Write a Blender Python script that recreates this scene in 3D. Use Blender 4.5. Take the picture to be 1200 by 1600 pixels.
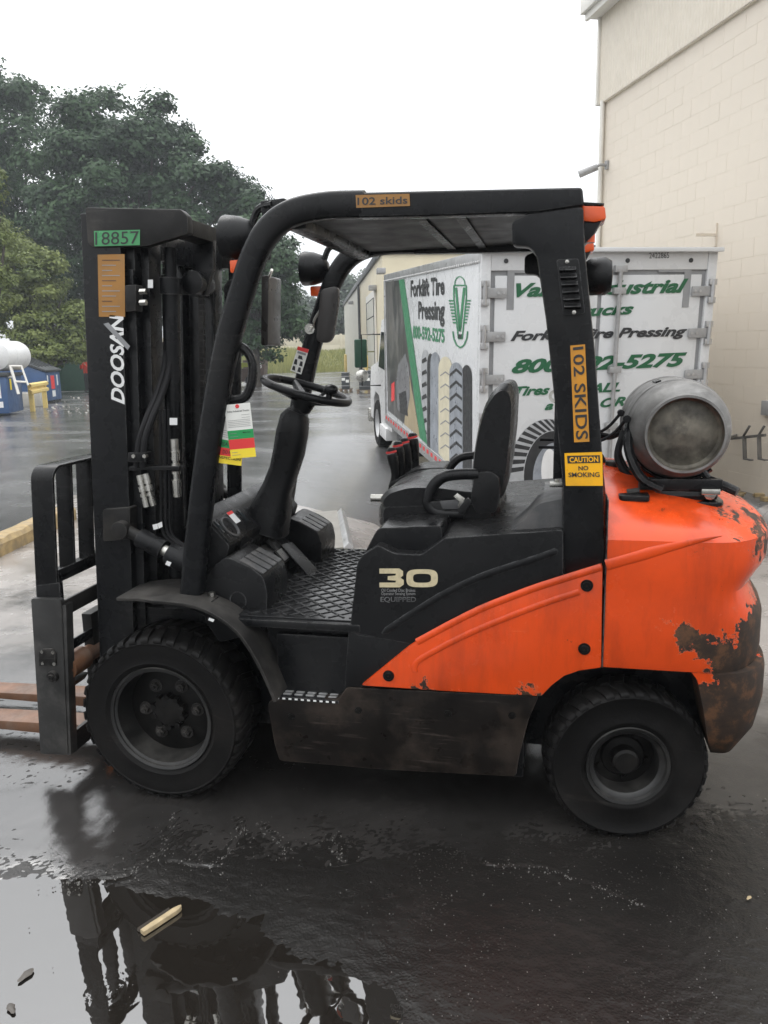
import bpy, bmesh, math, random
import numpy as np
from mathutils import Vector, Matrix, Euler, noise

for o in list(bpy.data.objects):
    bpy.data.objects.remove(o)
scene = bpy.context.scene
COL = scene.collection
rng = random.Random(7)
nrng = np.random.default_rng(11)
PI = math.pi

# ------------------------------------------------------------------ camera
YAW, PITCH, ROLL, FOC = .2163, .2005, -.0212, 1230.0
CAM = Vector((1.444, -3.14, 1.681))
_f = Vector((-math.sin(YAW)*math.cos(PITCH), math.cos(YAW)*math.cos(PITCH), -math.sin(PITCH)))
_r = Vector((math.cos(YAW), math.sin(YAW), 0))
_u = _r.cross(_f)
RGT = _r*math.cos(ROLL) + _u*math.sin(ROLL)
UPV = -_r*math.sin(ROLL) + _u*math.cos(ROLL)
cam_data = bpy.data.cameras.new('camera')
cam = bpy.data.objects.new('camera', cam_data)
COL.objects.link(cam)
cam.matrix_world = Matrix(((RGT.x, UPV.x, -_f.x, CAM.x), (RGT.y, UPV.y, -_f.y, CAM.y), (RGT.z, UPV.z, -_f.z, CAM.z), (0, 0, 0, 1)))
cam_data.sensor_fit = 'HORIZONTAL'
cam_data.sensor_width = 36
cam_data.lens = FOC/1200*36
cam_data.clip_start = .05
cam_data.clip_end = 2000
scene.camera = cam

# ------------------------------------------------------------------ overcast sky, soft sun, exposure
SUN_EL, SUN_AZ = math.radians(55), math.radians(318)
world = bpy.data.worlds.new('World')
scene.world = world
world.use_nodes = True
wn, wl = world.node_tree.nodes, world.node_tree.links
wn.clear()
w_out = wn.new('ShaderNodeOutputWorld')
w_bg = wn.new('ShaderNodeBackground')
w_sky = wn.new('ShaderNodeTexSky')
w_sky.sky_type = 'NISHITA'
w_sky.sun_disc = False
w_sky.sun_elevation = SUN_EL
w_sky.sun_rotation = SUN_AZ
w_sky.dust_density = 4
w_hsv = wn.new('ShaderNodeHueSaturation')
w_hsv.inputs['Saturation'].default_value = .12
w_tc = wn.new('ShaderNodeTexCoord')
w_sep = wn.new('ShaderNodeSeparateXYZ')
w_mr = wn.new('ShaderNodeMapRange')           # overcast law: the zenith three times the horizon
w_mr.inputs['From Min'].default_value = 0
w_mr.inputs['From Max'].default_value = 1
w_mr.inputs['To Min'].default_value = 9.0
w_mr.inputs['To Max'].default_value = 27.0
w_col = wn.new('ShaderNodeVectorMath'); w_col.operation = 'SCALE'
w_col.inputs[0].default_value = (.965, .98, 1.0)
w_mix = wn.new('ShaderNodeMixRGB')
w_mix.inputs['Fac'].default_value = .88
wl.new(w_sky.outputs[0], w_hsv.inputs['Color'])
wl.new(w_tc.outputs['Generated'], w_sep.inputs[0])
wl.new(w_sep.outputs['Z'], w_mr.inputs['Value'])
wl.new(w_mr.outputs[0], w_col.inputs['Scale'])
wl.new(w_hsv.outputs[0], w_mix.inputs['Color1'])
wl.new(w_col.outputs[0], w_mix.inputs['Color2'])
wl.new(w_mix.outputs[0], w_bg.inputs['Color'])
w_bg.inputs['Strength'].default_value = .12
wl.new(w_bg.outputs[0], w_out.inputs[0])
sun_data = bpy.data.lights.new('sun', 'SUN')
sun_data.energy = .6
sun_data.angle = math.radians(25)
sun_data.color = (1, .97, .93)
sun = bpy.data.objects.new('sun', sun_data)
COL.objects.link(sun)
sun.rotation_euler = (PI/2 - SUN_EL, 0, PI - SUN_AZ)
scene.view_settings.view_transform = 'Standard'
scene.view_settings.look = 'None'
scene.view_settings.exposure = 0
scene.view_settings.gamma = 1
scene.view_settings.use_curve_mapping = False
scene.render.engine = 'CYCLES'
scene.cycles.max_bounces = 8
scene.cycles.caustics_reflective = False
scene.cycles.caustics_refractive = False


# ------------------------------------------------------------------ placing: a sight line of the photograph met with a real plane
def ray(px, py):
    return _f + RGT*((px-600)/FOC) - UPV*((py-800)/FOC)


def at(px, py, X=None, Y=None, Z=None):
    d = ray(px, py)
    if X is not None: t = (X-CAM.x)/d.x
    elif Y is not None: t = (Y-CAM.y)/d.y
    else: t = (Z-CAM.z)/d.z
    return CAM + d*t


def deep(px, py, k):
    return CAM + ray(px, py)*k


def onplane(px, py, p0, n):
    d = ray(px, py)
    return CAM + d*((p0-CAM).dot(n)/d.dot(n))


def xz(pts, Y):
    out = []
    for p in pts:
        q = at(p[0], p[1], Y=Y)
        out.append((q.x, q.z))
    return out


# ------------------------------------------------------------------ materials
def srgb(r, g, b):
    def c(v):
        v /= 255
        return v/12.92 if v <= .04045 else ((v+.055)/1.055)**2.4
    return (c(r), c(g), c(b), 1)


class NT:
    def __init__(s, m):
        s.t = m.node_tree; s.n = s.t.nodes; s.l = s.t.links
        s.b = s.n['Principled BSDF']
        s.tc = s.n.new('ShaderNodeTexCoord').outputs['Object']

    def noise(s, scale, detail=4, rough=.55, vec=None, stretch=None, dist=0):
        t = s.n.new('ShaderNodeTexNoise')
        t.inputs['Scale'].default_value = scale
        t.inputs['Detail'].default_value = detail
        t.inputs['Roughness'].default_value = rough
        t.inputs['Distortion'].default_value = dist
        v = vec or s.tc
        if stretch:
            mp = s.n.new('ShaderNodeMapping'); mp.inputs['Scale'].default_value = stretch
            s.l.new(v, mp.inputs[0]); v = mp.outputs[0]
        s.l.new(v, t.inputs['Vector'])
        return t.outputs['Fac']

    def voro(s, scale, feature='DISTANCE_TO_EDGE', vec=None):
        t = s.n.new('ShaderNodeTexVoronoi'); t.feature = feature
        t.inputs['Scale'].default_value = scale
        s.l.new(vec or s.tc, t.inputs['Vector'])
        return t.outputs[0]

    def ramp(s, fac, stops):
        r = s.n.new('ShaderNodeValToRGB')
        e = r.color_ramp.elements
        while len(e) > 2: e.remove(e[-1])
        while len(e) < len(stops): e.new(.5)
        for el, (p, c) in zip(e, stops):
            el.position = p
            el.color = c if len(c) == 4 else (*c, 1)
        s.l.new(fac, r.inputs[0])
        return r.outputs[0]

    def rng(s, fac, a, b, lo, hi, smooth=False):
        r = s.n.new('ShaderNodeMapRange')
        if smooth: r.interpolation_type = 'SMOOTHSTEP'
        for k, v in (('From Min', a), ('From Max', b), ('To Min', lo), ('To Max', hi)): r.inputs[k].default_value = v
        s.l.new(fac, r.inputs['Value'])
        return r.outputs[0]

    def mix(s, fac, a, b, mode='MIX'):
        m = s.n.new('ShaderNodeMixRGB'); m.blend_type = mode
        for inp, v in ((0, fac), (1, a), (2, b)):
            if hasattr(v, 'is_linked'): s.l.new(v, m.inputs[inp])
            else: m.inputs[inp].default_value = v if inp == 0 else ((*v, 1) if len(v) == 3 else v)
        return m.outputs[0]

    def math(s, op, a, b=0):
        m = s.n.new('ShaderNodeMath'); m.operation = op
        for i, v in ((0, a), (1, b)):
            if hasattr(v, 'is_linked'): s.l.new(v, m.inputs[i])
            else: m.inputs[i].default_value = v
        return m.outputs[0]

    def sep(s, vec=None):
        x = s.n.new('ShaderNodeSeparateXYZ'); s.l.new(vec or s.tc, x.inputs[0]); return x.outputs

    def bump(s, h, strength=.3, dist=.01):
        b = s.n.new('ShaderNodeBump')
        b.inputs['Strength'].default_value = strength
        b.inputs['Distance'].default_value = dist
        s.l.new(h, b.inputs['Height'])
        if s.b.inputs['Normal'].is_linked:
            s.l.new(s.b.inputs['Normal'].links[0].from_socket, b.inputs['Normal'])
        s.l.new(b.outputs[0], s.b.inputs['Normal'])

    def edges(s, r):
        """1 along edges, for wear and for highlights painted into the colour"""
        b = s.n.new('ShaderNodeBevel'); b.samples = 3; b.inputs['Radius'].default_value = r
        g = s.n.new('ShaderNodeNewGeometry')
        d = s.n.new('ShaderNodeVectorMath'); d.operation = 'DOT_PRODUCT'
        s.l.new(b.outputs[0], d.inputs[0]); s.l.new(g.outputs['Normal'], d.inputs[1])
        e = s.rng(d.outputs['Value'], .97, .86, 0, 1)
        return s.math('MULTIPLY', e, s.ramp(s.noise(34, 6, .7), [(.4, (0, 0, 0)), (.56, (1, 1, 1))]))

    def set(s, name, v):
        if hasattr(v, 'is_linked'): s.l.new(v, s.b.inputs[name])
        else: s.b.inputs[name].default_value = v


def newmat(name):
    m = bpy.data.materials.new(name)
    m.use_nodes = True
    return m, NT(m)


def mat(name, col, rough=.5, metal=0, var=.25, vscale=6, bump=0, bscale=80, rvar=.12, dirt=None, dscale=3, damt=.5, ior=1.5, edge=None, eamt=.5, dust=None, scratch=None):
    m, n = newmat(name)
    c = (*col[:3], 1)
    f = n.noise(vscale, 5)
    base = n.mix(1, c, n.ramp(f, [(.3, (1-var,)*3), (.7, (1+var*.6,)*3)]), 'MULTIPLY')
    if dirt:
        d = n.ramp(n.noise(dscale, 7, .65), [(.48, (0, 0, 0)), (.72, (1, 1, 1))])
        base = n.mix(n.math('MULTIPLY', d, damt), base, dirt)
    if dust:
        up = n.sep(n.n.new('ShaderNodeNewGeometry').outputs['Normal'])[2]
        dm = n.math('MULTIPLY', n.rng(up, .5, .95, 0, 1, True), n.ramp(n.noise(9, 7, .65), [(.35, (.15,)*3), (.65, (1, 1, 1))]))
        base = n.mix(n.math('MULTIPLY', dm, .55), base, dust)
    if scratch:
        sc = n.ramp(n.noise(4, 6, .7, stretch=(1, 1, 14)), [(.58, (0, 0, 0)), (.68, (1, 1, 1))])
        sc = n.math('MULTIPLY', sc, n.ramp(n.noise(3, 3), [(.45, (0, 0, 0)), (.6, (1, 1, 1))]))
        base = n.mix(n.math('MULTIPLY', sc, .6), base, scratch)
    if edge:
        base = n.mix(n.math('MULTIPLY', n.edges(.006), eamt), base, edge)
    n.set('Base Color', base)
    n.set('Roughness', n.rng(n.noise(vscale*2.3, 4), .3, .7, max(.02, rough-rvar), min(1, rough+rvar)))
    n.set('Metallic', metal)
    n.set('IOR', ior)
    if bump: n.bump(n.noise(bscale, 3), bump, .004)
    return m


M = {}
M['black'] = mat('black_paint', (.0075, .008, .009), 0.28, var=.3, dirt=(.032, .03, .027), damt=.3, bump=.08, bscale=200, ior=1.3, edge=(.2, .195, .19), eamt=.6, scratch=(.045, .044, .043))
M['plastic'] = mat('black_plastic', (.0085, .0088, .0095), 0.3, var=.2, bump=.25, bscale=420, dirt=(.028, .027, .026), damt=.22, ior=1.3, edge=(.2, .2, .2), eamt=.6, dust=(.026, .0255, .025))  # pale edge colour: wear plus highlights painted along the ridges
M['vinyl'] = mat('black_vinyl', (.0105, .0108, .0115), 0.3, var=.15, bump=.2, bscale=300, ior=1.3, dust=(.022, .0222, .023))
M['liner'] = mat('dark_roof_liner', (.012, .0122, .013), .45, var=.2, vscale=3, ior=1.3)
M['steel_dirty'] = mat('grimy_black_steel', (.016, .0155, .015), .42, var=.4, dirt=(.085, .078, .07), damt=.5, dscale=5, bump=.2, bscale=60, ior=1.3, edge=(.14, .13, .12), eamt=.6, dust=(.1, .095, .088), scratch=(.06, .057, .053))
M['skirt'] = mat('scuffed_black_steel', (.011, .0092, .0082), .36, var=.5, dirt=(.065, .05, .04), damt=.6, dscale=5, bump=.15, bscale=40, ior=1.22, edge=(.16, .13, .11), eamt=.7, scratch=(.1, .082, .07))
M['rubber'] = mat('tyre_rubber', (.0075, .0072, .007), .5, var=.3, dirt=(.024, .021, .019), damt=.45, bump=.2, bscale=90, ior=1.22, scratch=(.03, .027, .024))
M['rim'] = mat('dusty_rim_steel', (.009, .0088, .0085), .42, var=.5, dirt=(.055, .052, .047), damt=.45, dscale=9, bump=.15, bscale=50, dust=(.085, .081, .074))
M['rimdark'] = mat('greasy_wheel_steel', (.007, .0068, .0066), .38, var=.5, dirt=(.03, .027, .024), damt=.4, dscale=8, bump=.3, bscale=50, ior=1.22)
M['chrome'] = mat('plated_steel', (.55, .54, .5), .28, metal=1, var=.3, dirt=(.15, .13, .1), damt=.5, dscale=40)
M['hose'] = mat('hose_rubber', (.017, .017, .018), .45, var=.2, ior=1.22)
M['greydust'] = mat('dusty_grey_plastic', (.055, .056, .058), .5, var=.3, dirt=(.16, .15, .14), damt=.55, dscale=7, bump=.25, bscale=300)
M['white'] = mat('white_paint', (.72, .72, .71), .35, var=.06, dirt=(.5, .48, .44), damt=.25, dscale=2)
M['truckwhite'] = mat('truck_white_panel', (.64, .65, .655), .3, var=.04, vscale=2, dirt=(.55, .54, .52), damt=.15, dscale=.9)
M['alu'] = mat('brushed_aluminium', (.5, .5, .5), .38, metal=.7, var=.2, dirt=(.25, .24, .22), damt=.4, dscale=8)
M['greytrim'] = mat('grey_door_seal', (.27, .275, .28), .5, var=.12)
M['hingegrey'] = mat('grey_hinge_steel', (.36, .36, .36), .45, metal=.2, var=.15, dirt=(.2, .18, .16), damt=.4, dscale=20)
M['darkgreen_text'] = mat('green_print', srgb(28, 92, 58), .4, var=.08)
M['green_text'] = mat('light_green_print', srgb(58, 132, 92), .4, var=.1)
M['black_text'] = mat('black_print', (.025, .026, .028), .4, var=.1)
M['yellow_sticker'] = mat('yellow_sticker', srgb(245, 180, 30), .35, var=.08, dirt=(.35, .2, .03), damt=.25, dscale=14)
M['amber_sticker'] = mat('worn_amber_sticker', srgb(205, 140, 40), .4, var=.2, dirt=(.28, .17, .06), damt=.5, dscale=16)
M['tan_sticker'] = mat('faded_tan_sticker', srgb(158, 112, 52), .4, var=.2, dirt=(.25, .15, .06), damt=.5, dscale=22)
M['green_sticker'] = mat('green_sticker', srgb(72, 150, 96), .35, var=.12)
M['gold'] = mat('pale_gold_print', srgb(205, 192, 158), .35, var=.15, dirt=(.18, .16, .12), damt=.4, dscale=60)
M['grey_print'] = mat('grey_print', (.28, .28, .28), .5, var=.15)
M['white_print'] = mat('white_print', (.78, .78, .77), .4, var=.08)
M['red_print'] = mat('red_print', srgb(225, 62, 62), .5, var=.08)
M['green_print'] = mat('card_green', srgb(38, 152, 84), .5, var=.08)
M['yellow_print'] = mat('card_yellow', srgb(245, 218, 62), .5, var=.05)
M['paper'] = mat('card_white', srgb(232, 232, 226), .6, var=.05)
M['amber_lens'] = mat('amber_lens', srgb(228, 88, 30), .2, var=.1)
M['rust'] = mat('rusty_fork_steel', (.17, .085, .048), .5, var=.55, dirt=(.2, .155, .125), damt=.7, dscale=7, bump=.25, bscale=40)
M['fork_orange'] = mat('orange_fork_paint', srgb(238, 130, 40), .4, var=.15)
M['tankalu'] = mat('weathered_tank_aluminium', (.2, .196, .188), .55, metal=.2, var=.45, vscale=13, dirt=(.075, .069, .062), damt=.75, dscale=5, scratch=(.36, .355, .34), bump=.15, bscale=60)
M['tankend'] = mat('stained_tank_end', (.12, .108, .085), .6, metal=.1, var=.7, vscale=16, dirt=(.022, .017, .012), damt=.9, dscale=14)
M['mirrorback'] = mat('mirror_shell', (.04, .036, .034), .35, var=.2)
M['mirror'] = mat('mirror_glass', (.6, .6, .6), .03, metal=1, var=.02, rvar=.01)
M['glass'] = mat('dark_glass', (.02, .025, .028), .08, var=.1, rvar=.03)
M['wall'] = mat('cream_block_paint', srgb(216, 206, 191), .6, var=.05, vscale=1.5, dirt=srgb(200, 188, 170), damt=.4, dscale=.9, bump=.25, bscale=120)
M['siding'] = mat('cream_metal_siding', srgb(212, 203, 187), .45, var=.05, dirt=srgb(196, 186, 168), damt=.3, dscale=2)
M['fascia'] = mat('white_fascia', srgb(225, 222, 214), .45, var=.05)
M['beige_metal'] = mat('beige_wall_panel', srgb(226, 215, 186), .5, var=.05, vscale=.8, dirt=srgb(205, 192, 160), damt=.3, dscale=.6)
M['grey_metal'] = mat('grey_wall_panel', srgb(196, 194, 182), .5, var=.05, vscale=.8)
M['roofdark'] = mat('dark_roof_edge', (.06, .065, .07), .5, var=.2)
M['precast'] = mat('cream_precast_panel', srgb(214, 206, 186), .7, var=.08, vscale=.5, dirt=srgb(180, 170, 150), damt=.3, dscale=.5)
M['dumpster'] = mat('blue_dumpster_paint', srgb(60, 88, 128), .45, var=.15, vscale=2, dirt=srgb(70, 78, 92), damt=.5, dscale=2.5)
M['lid'] = mat('black_dumpster_lid', (.045, .05, .052), .5, var=.2)
M['yellow'] = mat('faded_yellow_paint', srgb(228, 202, 128), .5, var=.12, vscale=3, dirt=srgb(190, 160, 110), damt=.5, dscale=5)
M['kerb'] = mat('worn_yellow_kerb', srgb(158, 136, 96), .7, var=.35, vscale=14, dirt=srgb(112, 106, 98), damt=.8, dscale=6, bump=.5, bscale=50)
M['greenfence'] = mat('green_fence_panel', srgb(26, 66, 48), .6, var=.15)
M['concrete_block'] = mat('grey_concrete_block', srgb(175, 172, 164), .8, var=.12)
M['wood'] = mat('split_wood', srgb(176, 158, 124), .6, var=.3, vscale=30, bump=.3, bscale=90)
M['pallet_wood'] = mat('wet_pallet_wood', srgb(120, 105, 88), .6, var=.25, vscale=10)
M['crate'] = mat('dark_crate', (.035, .04, .042), .5, var=.2)
M['brown'] = mat('brown_steel_bin', srgb(86, 68, 58), .6, var=.2)
M['bark'] = mat('tree_bark', (.06, .05, .04), .8, var=.4, bump=.5, bscale=20)
M['orange_cloth'] = mat('orange_jacket', srgb(238, 82, 56), .7, var=.08)
M['black_cloth'] = mat('black_trousers', (.02, .02, .023), .7, var=.1)
M['skin'] = mat('skin', srgb(190, 140, 115), .5, var=.05)
M['hair'] = mat('dark_hair', (.02, .016, .013), .6, var=.1)
M['housewall'] = mat('pale_house_siding', srgb(205, 208, 206), .6, var=.05)
M['brickhouse'] = mat('brown_house_wall', srgb(120, 92, 84), .7, var=.1)
M['roofgrey'] = mat('grey_shingles', srgb(112, 112, 116), .7, var=.15)
M['roofgreen'] = mat('pale_green_roof', srgb(168, 190, 184), .6, var=.1)
M['cone'] = mat('cone_orange', srgb(235, 95, 40), .5, var=.1)
M['yellowgreen'] = mat('yellow_green_paint', srgb(170, 180, 60), .45, var=.15)


def orange_material():
    m, n = newmat('chipped_orange_paint')
    x, y, z = n.sep()
    big = n.noise(5.5, 9, .62, dist=.3)
    fine = n.noise(38, 9, .72)
    gx = n.rng(x, 1.8, 2.16, 0, .2, True)
    gz = n.math('MULTIPLY', n.rng(z, .95, .62, 0, .2, True), n.rng(x, 1.66, 1.9, .05, 1))
    low = n.rng(z, .62, .4, 0, .16, True)
    edge = n.math('MULTIPLY', n.rng(z, .98, 1.04, 0, .05), n.rng(z, 1.16, 1.1, 0, 1))
    edge = n.math('MULTIPLY', edge, n.rng(x, 1.6, 1.9, 0, 1))
    tot = n.math('ADD', n.math('ADD', big, gx), n.math('ADD', n.math('ADD', gz, low), edge))
    tot = n.math('ADD', tot, n.math('MULTIPLY', n.math('SUBTRACT', fine, .5), .3))
    chip = n.ramp(tot, [(.712, (0, 0, 0)), (.72, (1, 1, 1))])
    rim = n.ramp(tot, [(.694, (0, 0, 0)), (.708, (1, 1, 1))])
    spots = n.ramp(n.math('ADD', n.noise(12, 9, .72), n.rng(x, 1.68, 2.05, 0, .075, True)), [(.70, (0, 0, 0)), (.71, (1, 1, 1))])
    scr = n.ramp(n.noise(5, 5, .6, stretch=(1, 1, 16)), [(.7, (0, 0, 0)), (.74, (1, 1, 1))])
    paint = n.mix(1, srgb(226, 78, 26), n.ramp(n.noise(3, 4), [(.3, (.86,)*3), (.7, (1.05,)*3)]), 'MULTIPLY')
    paint = n.mix(n.math('MULTIPLY', scr, .35), paint, srgb(250, 150, 110))
    paint = n.mix(n.math('MULTIPLY', n.ramp(n.noise(2.2, 8, .7), [(.5, (0, 0, 0)), (.75, (1, 1, 1))]), .4), paint, srgb(170, 58, 28))
    paint = n.mix(n.math('MULTIPLY', rim, .3), paint, srgb(250, 140, 100))
    iron = n.ramp(n.noise(15, 8, .7), [(.3, (.012, .008, .006)), (.5, (.035, .02, .012)), (.62, (.11, .05, .022)), (.75, (.05, .03, .02))])
    grime = n.ramp(n.noise(6, 7, .65, stretch=(1.6, 1.6, .35)), [(.45, (0, 0, 0)), (.75, (1, 1, 1))])
    paint = n.mix(n.math('MULTIPLY', grime, .55), paint, srgb(120, 44, 24))
    ew = n.edges(.005)
    c = n.mix(spots, n.mix(chip, paint, iron), iron)
    c = n.mix(n.math('MULTIPLY', ew, .8), c, iron)
    n.set('Base Color', c)
    n.set('Roughness', n.rng(n.math('ADD', chip, n.math('MULTIPLY', n.noise(8, 6), .5)), .15, 1, .2, .65))
    n.bump(n.math('MULTIPLY', chip, -1), .6, .003)
    n.bump(n.noise(34, 5), .06, .004)
    drops = n.ramp(n.voro(160, 'F1'), [(.0, (1, 1, 1)), (.2, (0, 0, 0))])
    n.bump(n.math('MULTIPLY', drops, n.ramp(n.noise(12, 3), [(.5, (0, 0, 0)), (.62, (1, 1, 1))])), .25, .0015)
    return m


M['orange'] = orange_material()


def ground_material():
    m, n = newmat('wet_asphalt')
    agg = n.voro(105, 'F1')
    grit = n.noise(70, 6, .75)
    patch = n.noise(.9, 7, .6)
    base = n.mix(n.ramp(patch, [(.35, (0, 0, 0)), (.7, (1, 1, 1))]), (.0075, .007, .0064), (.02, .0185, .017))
    base = n.mix(n.rng(n.sep()[1], 3.5, 6.5, 0, 1, True), base, n.mix(patch, (.075, .075, .076), (.125, .124, .123)))  # colour paled far off for sky sheen on worn asphalt, darkened near for reflections
    pale = n.ramp(n.voro(75, 'F1'), [(.1, (1, 1, 1)), (.24, (0, 0, 0))])
    pale = n.math('MULTIPLY', pale, n.ramp(n.noise(5, 6), [(.46, (0, 0, 0)), (.66, (1, 1, 1))]))
    base = n.mix(n.math('MULTIPLY', pale, .35), base, (.15, .138, .125))
    n.set('Base Color', base)
    wet = n.ramp(n.noise(.55, 8, .62, stretch=(.6, 1, 1)), [(.38, (0, 0, 0)), (.62, (1, 1, 1))])
    n.set('Roughness', n.rng(wet, 0, 1, .08, .3))
    n.set('IOR', n.rng(n.sep()[1], 0, 5, 1.38, 1.85))
    h = n.math('ADD', n.math('MULTIPLY', agg, .6), grit)
    n.bump(h, .42, .003)
    n.bump(n.noise(14, 5), .12, .006)
    return m


def concrete_material():
    m, n = newmat('wet_concrete')
    x, y, z = n.sep()
    patch = n.noise(.8, 8, .62)
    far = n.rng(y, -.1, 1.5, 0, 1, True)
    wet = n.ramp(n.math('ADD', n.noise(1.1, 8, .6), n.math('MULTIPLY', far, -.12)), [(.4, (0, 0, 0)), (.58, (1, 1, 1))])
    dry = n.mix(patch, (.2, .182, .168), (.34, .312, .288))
    moist_shaded = n.mix(patch, (.010, .0095, .009), (.03, .028, .0265))
    base = n.mix(wet, dry, moist_shaded)
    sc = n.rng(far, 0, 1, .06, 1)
    base = n.mix(sc, moist_shaded, base)  # near strip darkened in colour: damp plus painted shade and reflection of the forklift
    w = n.n.new('ShaderNodeVectorMath'); w.operation = 'ADD'
    nz = n.n.new('ShaderNodeTexNoise'); nz.inputs['Scale'].default_value = 2.5; nz.inputs['Detail'].default_value = 6
    n.l.new(n.tc, nz.inputs['Vector'])
    n.l.new(n.tc, w.inputs[0]); n.l.new(nz.outputs['Color'], w.inputs[1])
    crk = n.math('MULTIPLY', n.ramp(n.voro(.5, 'DISTANCE_TO_EDGE', w.outputs[0]), [(0, (1, 1, 1)), (.007, (0, 0, 0))]), n.rng(far, 0, 1, .0, .6))
    base = n.mix(n.math('MULTIPLY', crk, .8), base, (.03, .027, .024))
    n.set('Base Color', base)
    n.set('Roughness', n.rng(n.math('MULTIPLY', n.noise(2.3, 7, .6), n.rng(far, 0, 1, .62, 1)), .3, .7, .06, .42))
    n.set('IOR', n.rng(x, -.3, .7, 2.15, 1.45))
    n.bump(n.math('MULTIPLY', crk, -1), .5, .005)
    n.bump(n.noise(100, 7, .75), .3, .0016)
    n.bump(n.noise(9, 6, .65), .2, .004)
    return m


def water_material():
    m, n = newmat('puddle_water')
    n.set('Base Color', (.014, .012, .01, 1))
    n.set('Roughness', .015)
    n.set('IOR', 2.5)
    c = at(172, 1548, Z=0)
    v = n.n.new('ShaderNodeVectorMath'); v.operation = 'DISTANCE'
    n.l.new(n.tc, v.inputs[0]); v.inputs[1].default_value = (c.x, c.y, 0)
    d = v.outputs['Value']
    s = n.math('SINE', n.math('ADD', n.math('MULTIPLY', d, 210), n.math('MULTIPLY', n.noise(22, 3), 9)))
    fall = n.rng(d, .01, .12, 1, 0, True)
    n.bump(n.math('MULTIPLY', s, n.math('MULTIPLY', fall, n.noise(14, 2))), .05, .002)
    n.bump(n.noise(11, 2), .05, .008)
    return m


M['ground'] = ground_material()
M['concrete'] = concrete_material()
M['water'] = water_material()


def tint_material(name, lo, hi, rough=.5, trans=.25):
    m, n = newmat(name)
    a = n.n.new('ShaderNodeAttribute'); a.attribute_name = 'tint'
    c = n.mix(a.outputs['Fac'], lo, hi)
    n.set('Base Color', c)
    n.set('Roughness', rough)
    n.set('Specular IOR Level', .25)
    tr = n.n.new('ShaderNodeBsdfTranslucent')
    n.l.new(c, tr.inputs['Color'])
    ms = n.n.new('ShaderNodeMixShader'); ms.inputs[0].default_value = trans
    out = n.n['Material Output']
    n.l.new(n.b.outputs[0], ms.inputs[1]); n.l.new(tr.outputs[0], ms.inputs[2])
    n.l.new(ms.outputs[0], out.inputs[0])
    return m


M['leaf_dark'] = tint_material('dark_oak_leaves', (.02, .046, .02), (.06, .115, .045))
M['leaf_mid'] = tint_material('mid_green_leaves', (.03, .055, .024), (.085, .13, .055))
M['leaf_light'] = tint_material('yellow_green_leaves', (.09, .125, .032), (.23, .27, .085))
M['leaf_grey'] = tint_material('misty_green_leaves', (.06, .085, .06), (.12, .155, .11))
M['grass'] = tint_material('long_grass', (.15, .185, .05), (.36, .35, .13), .7)


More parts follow.
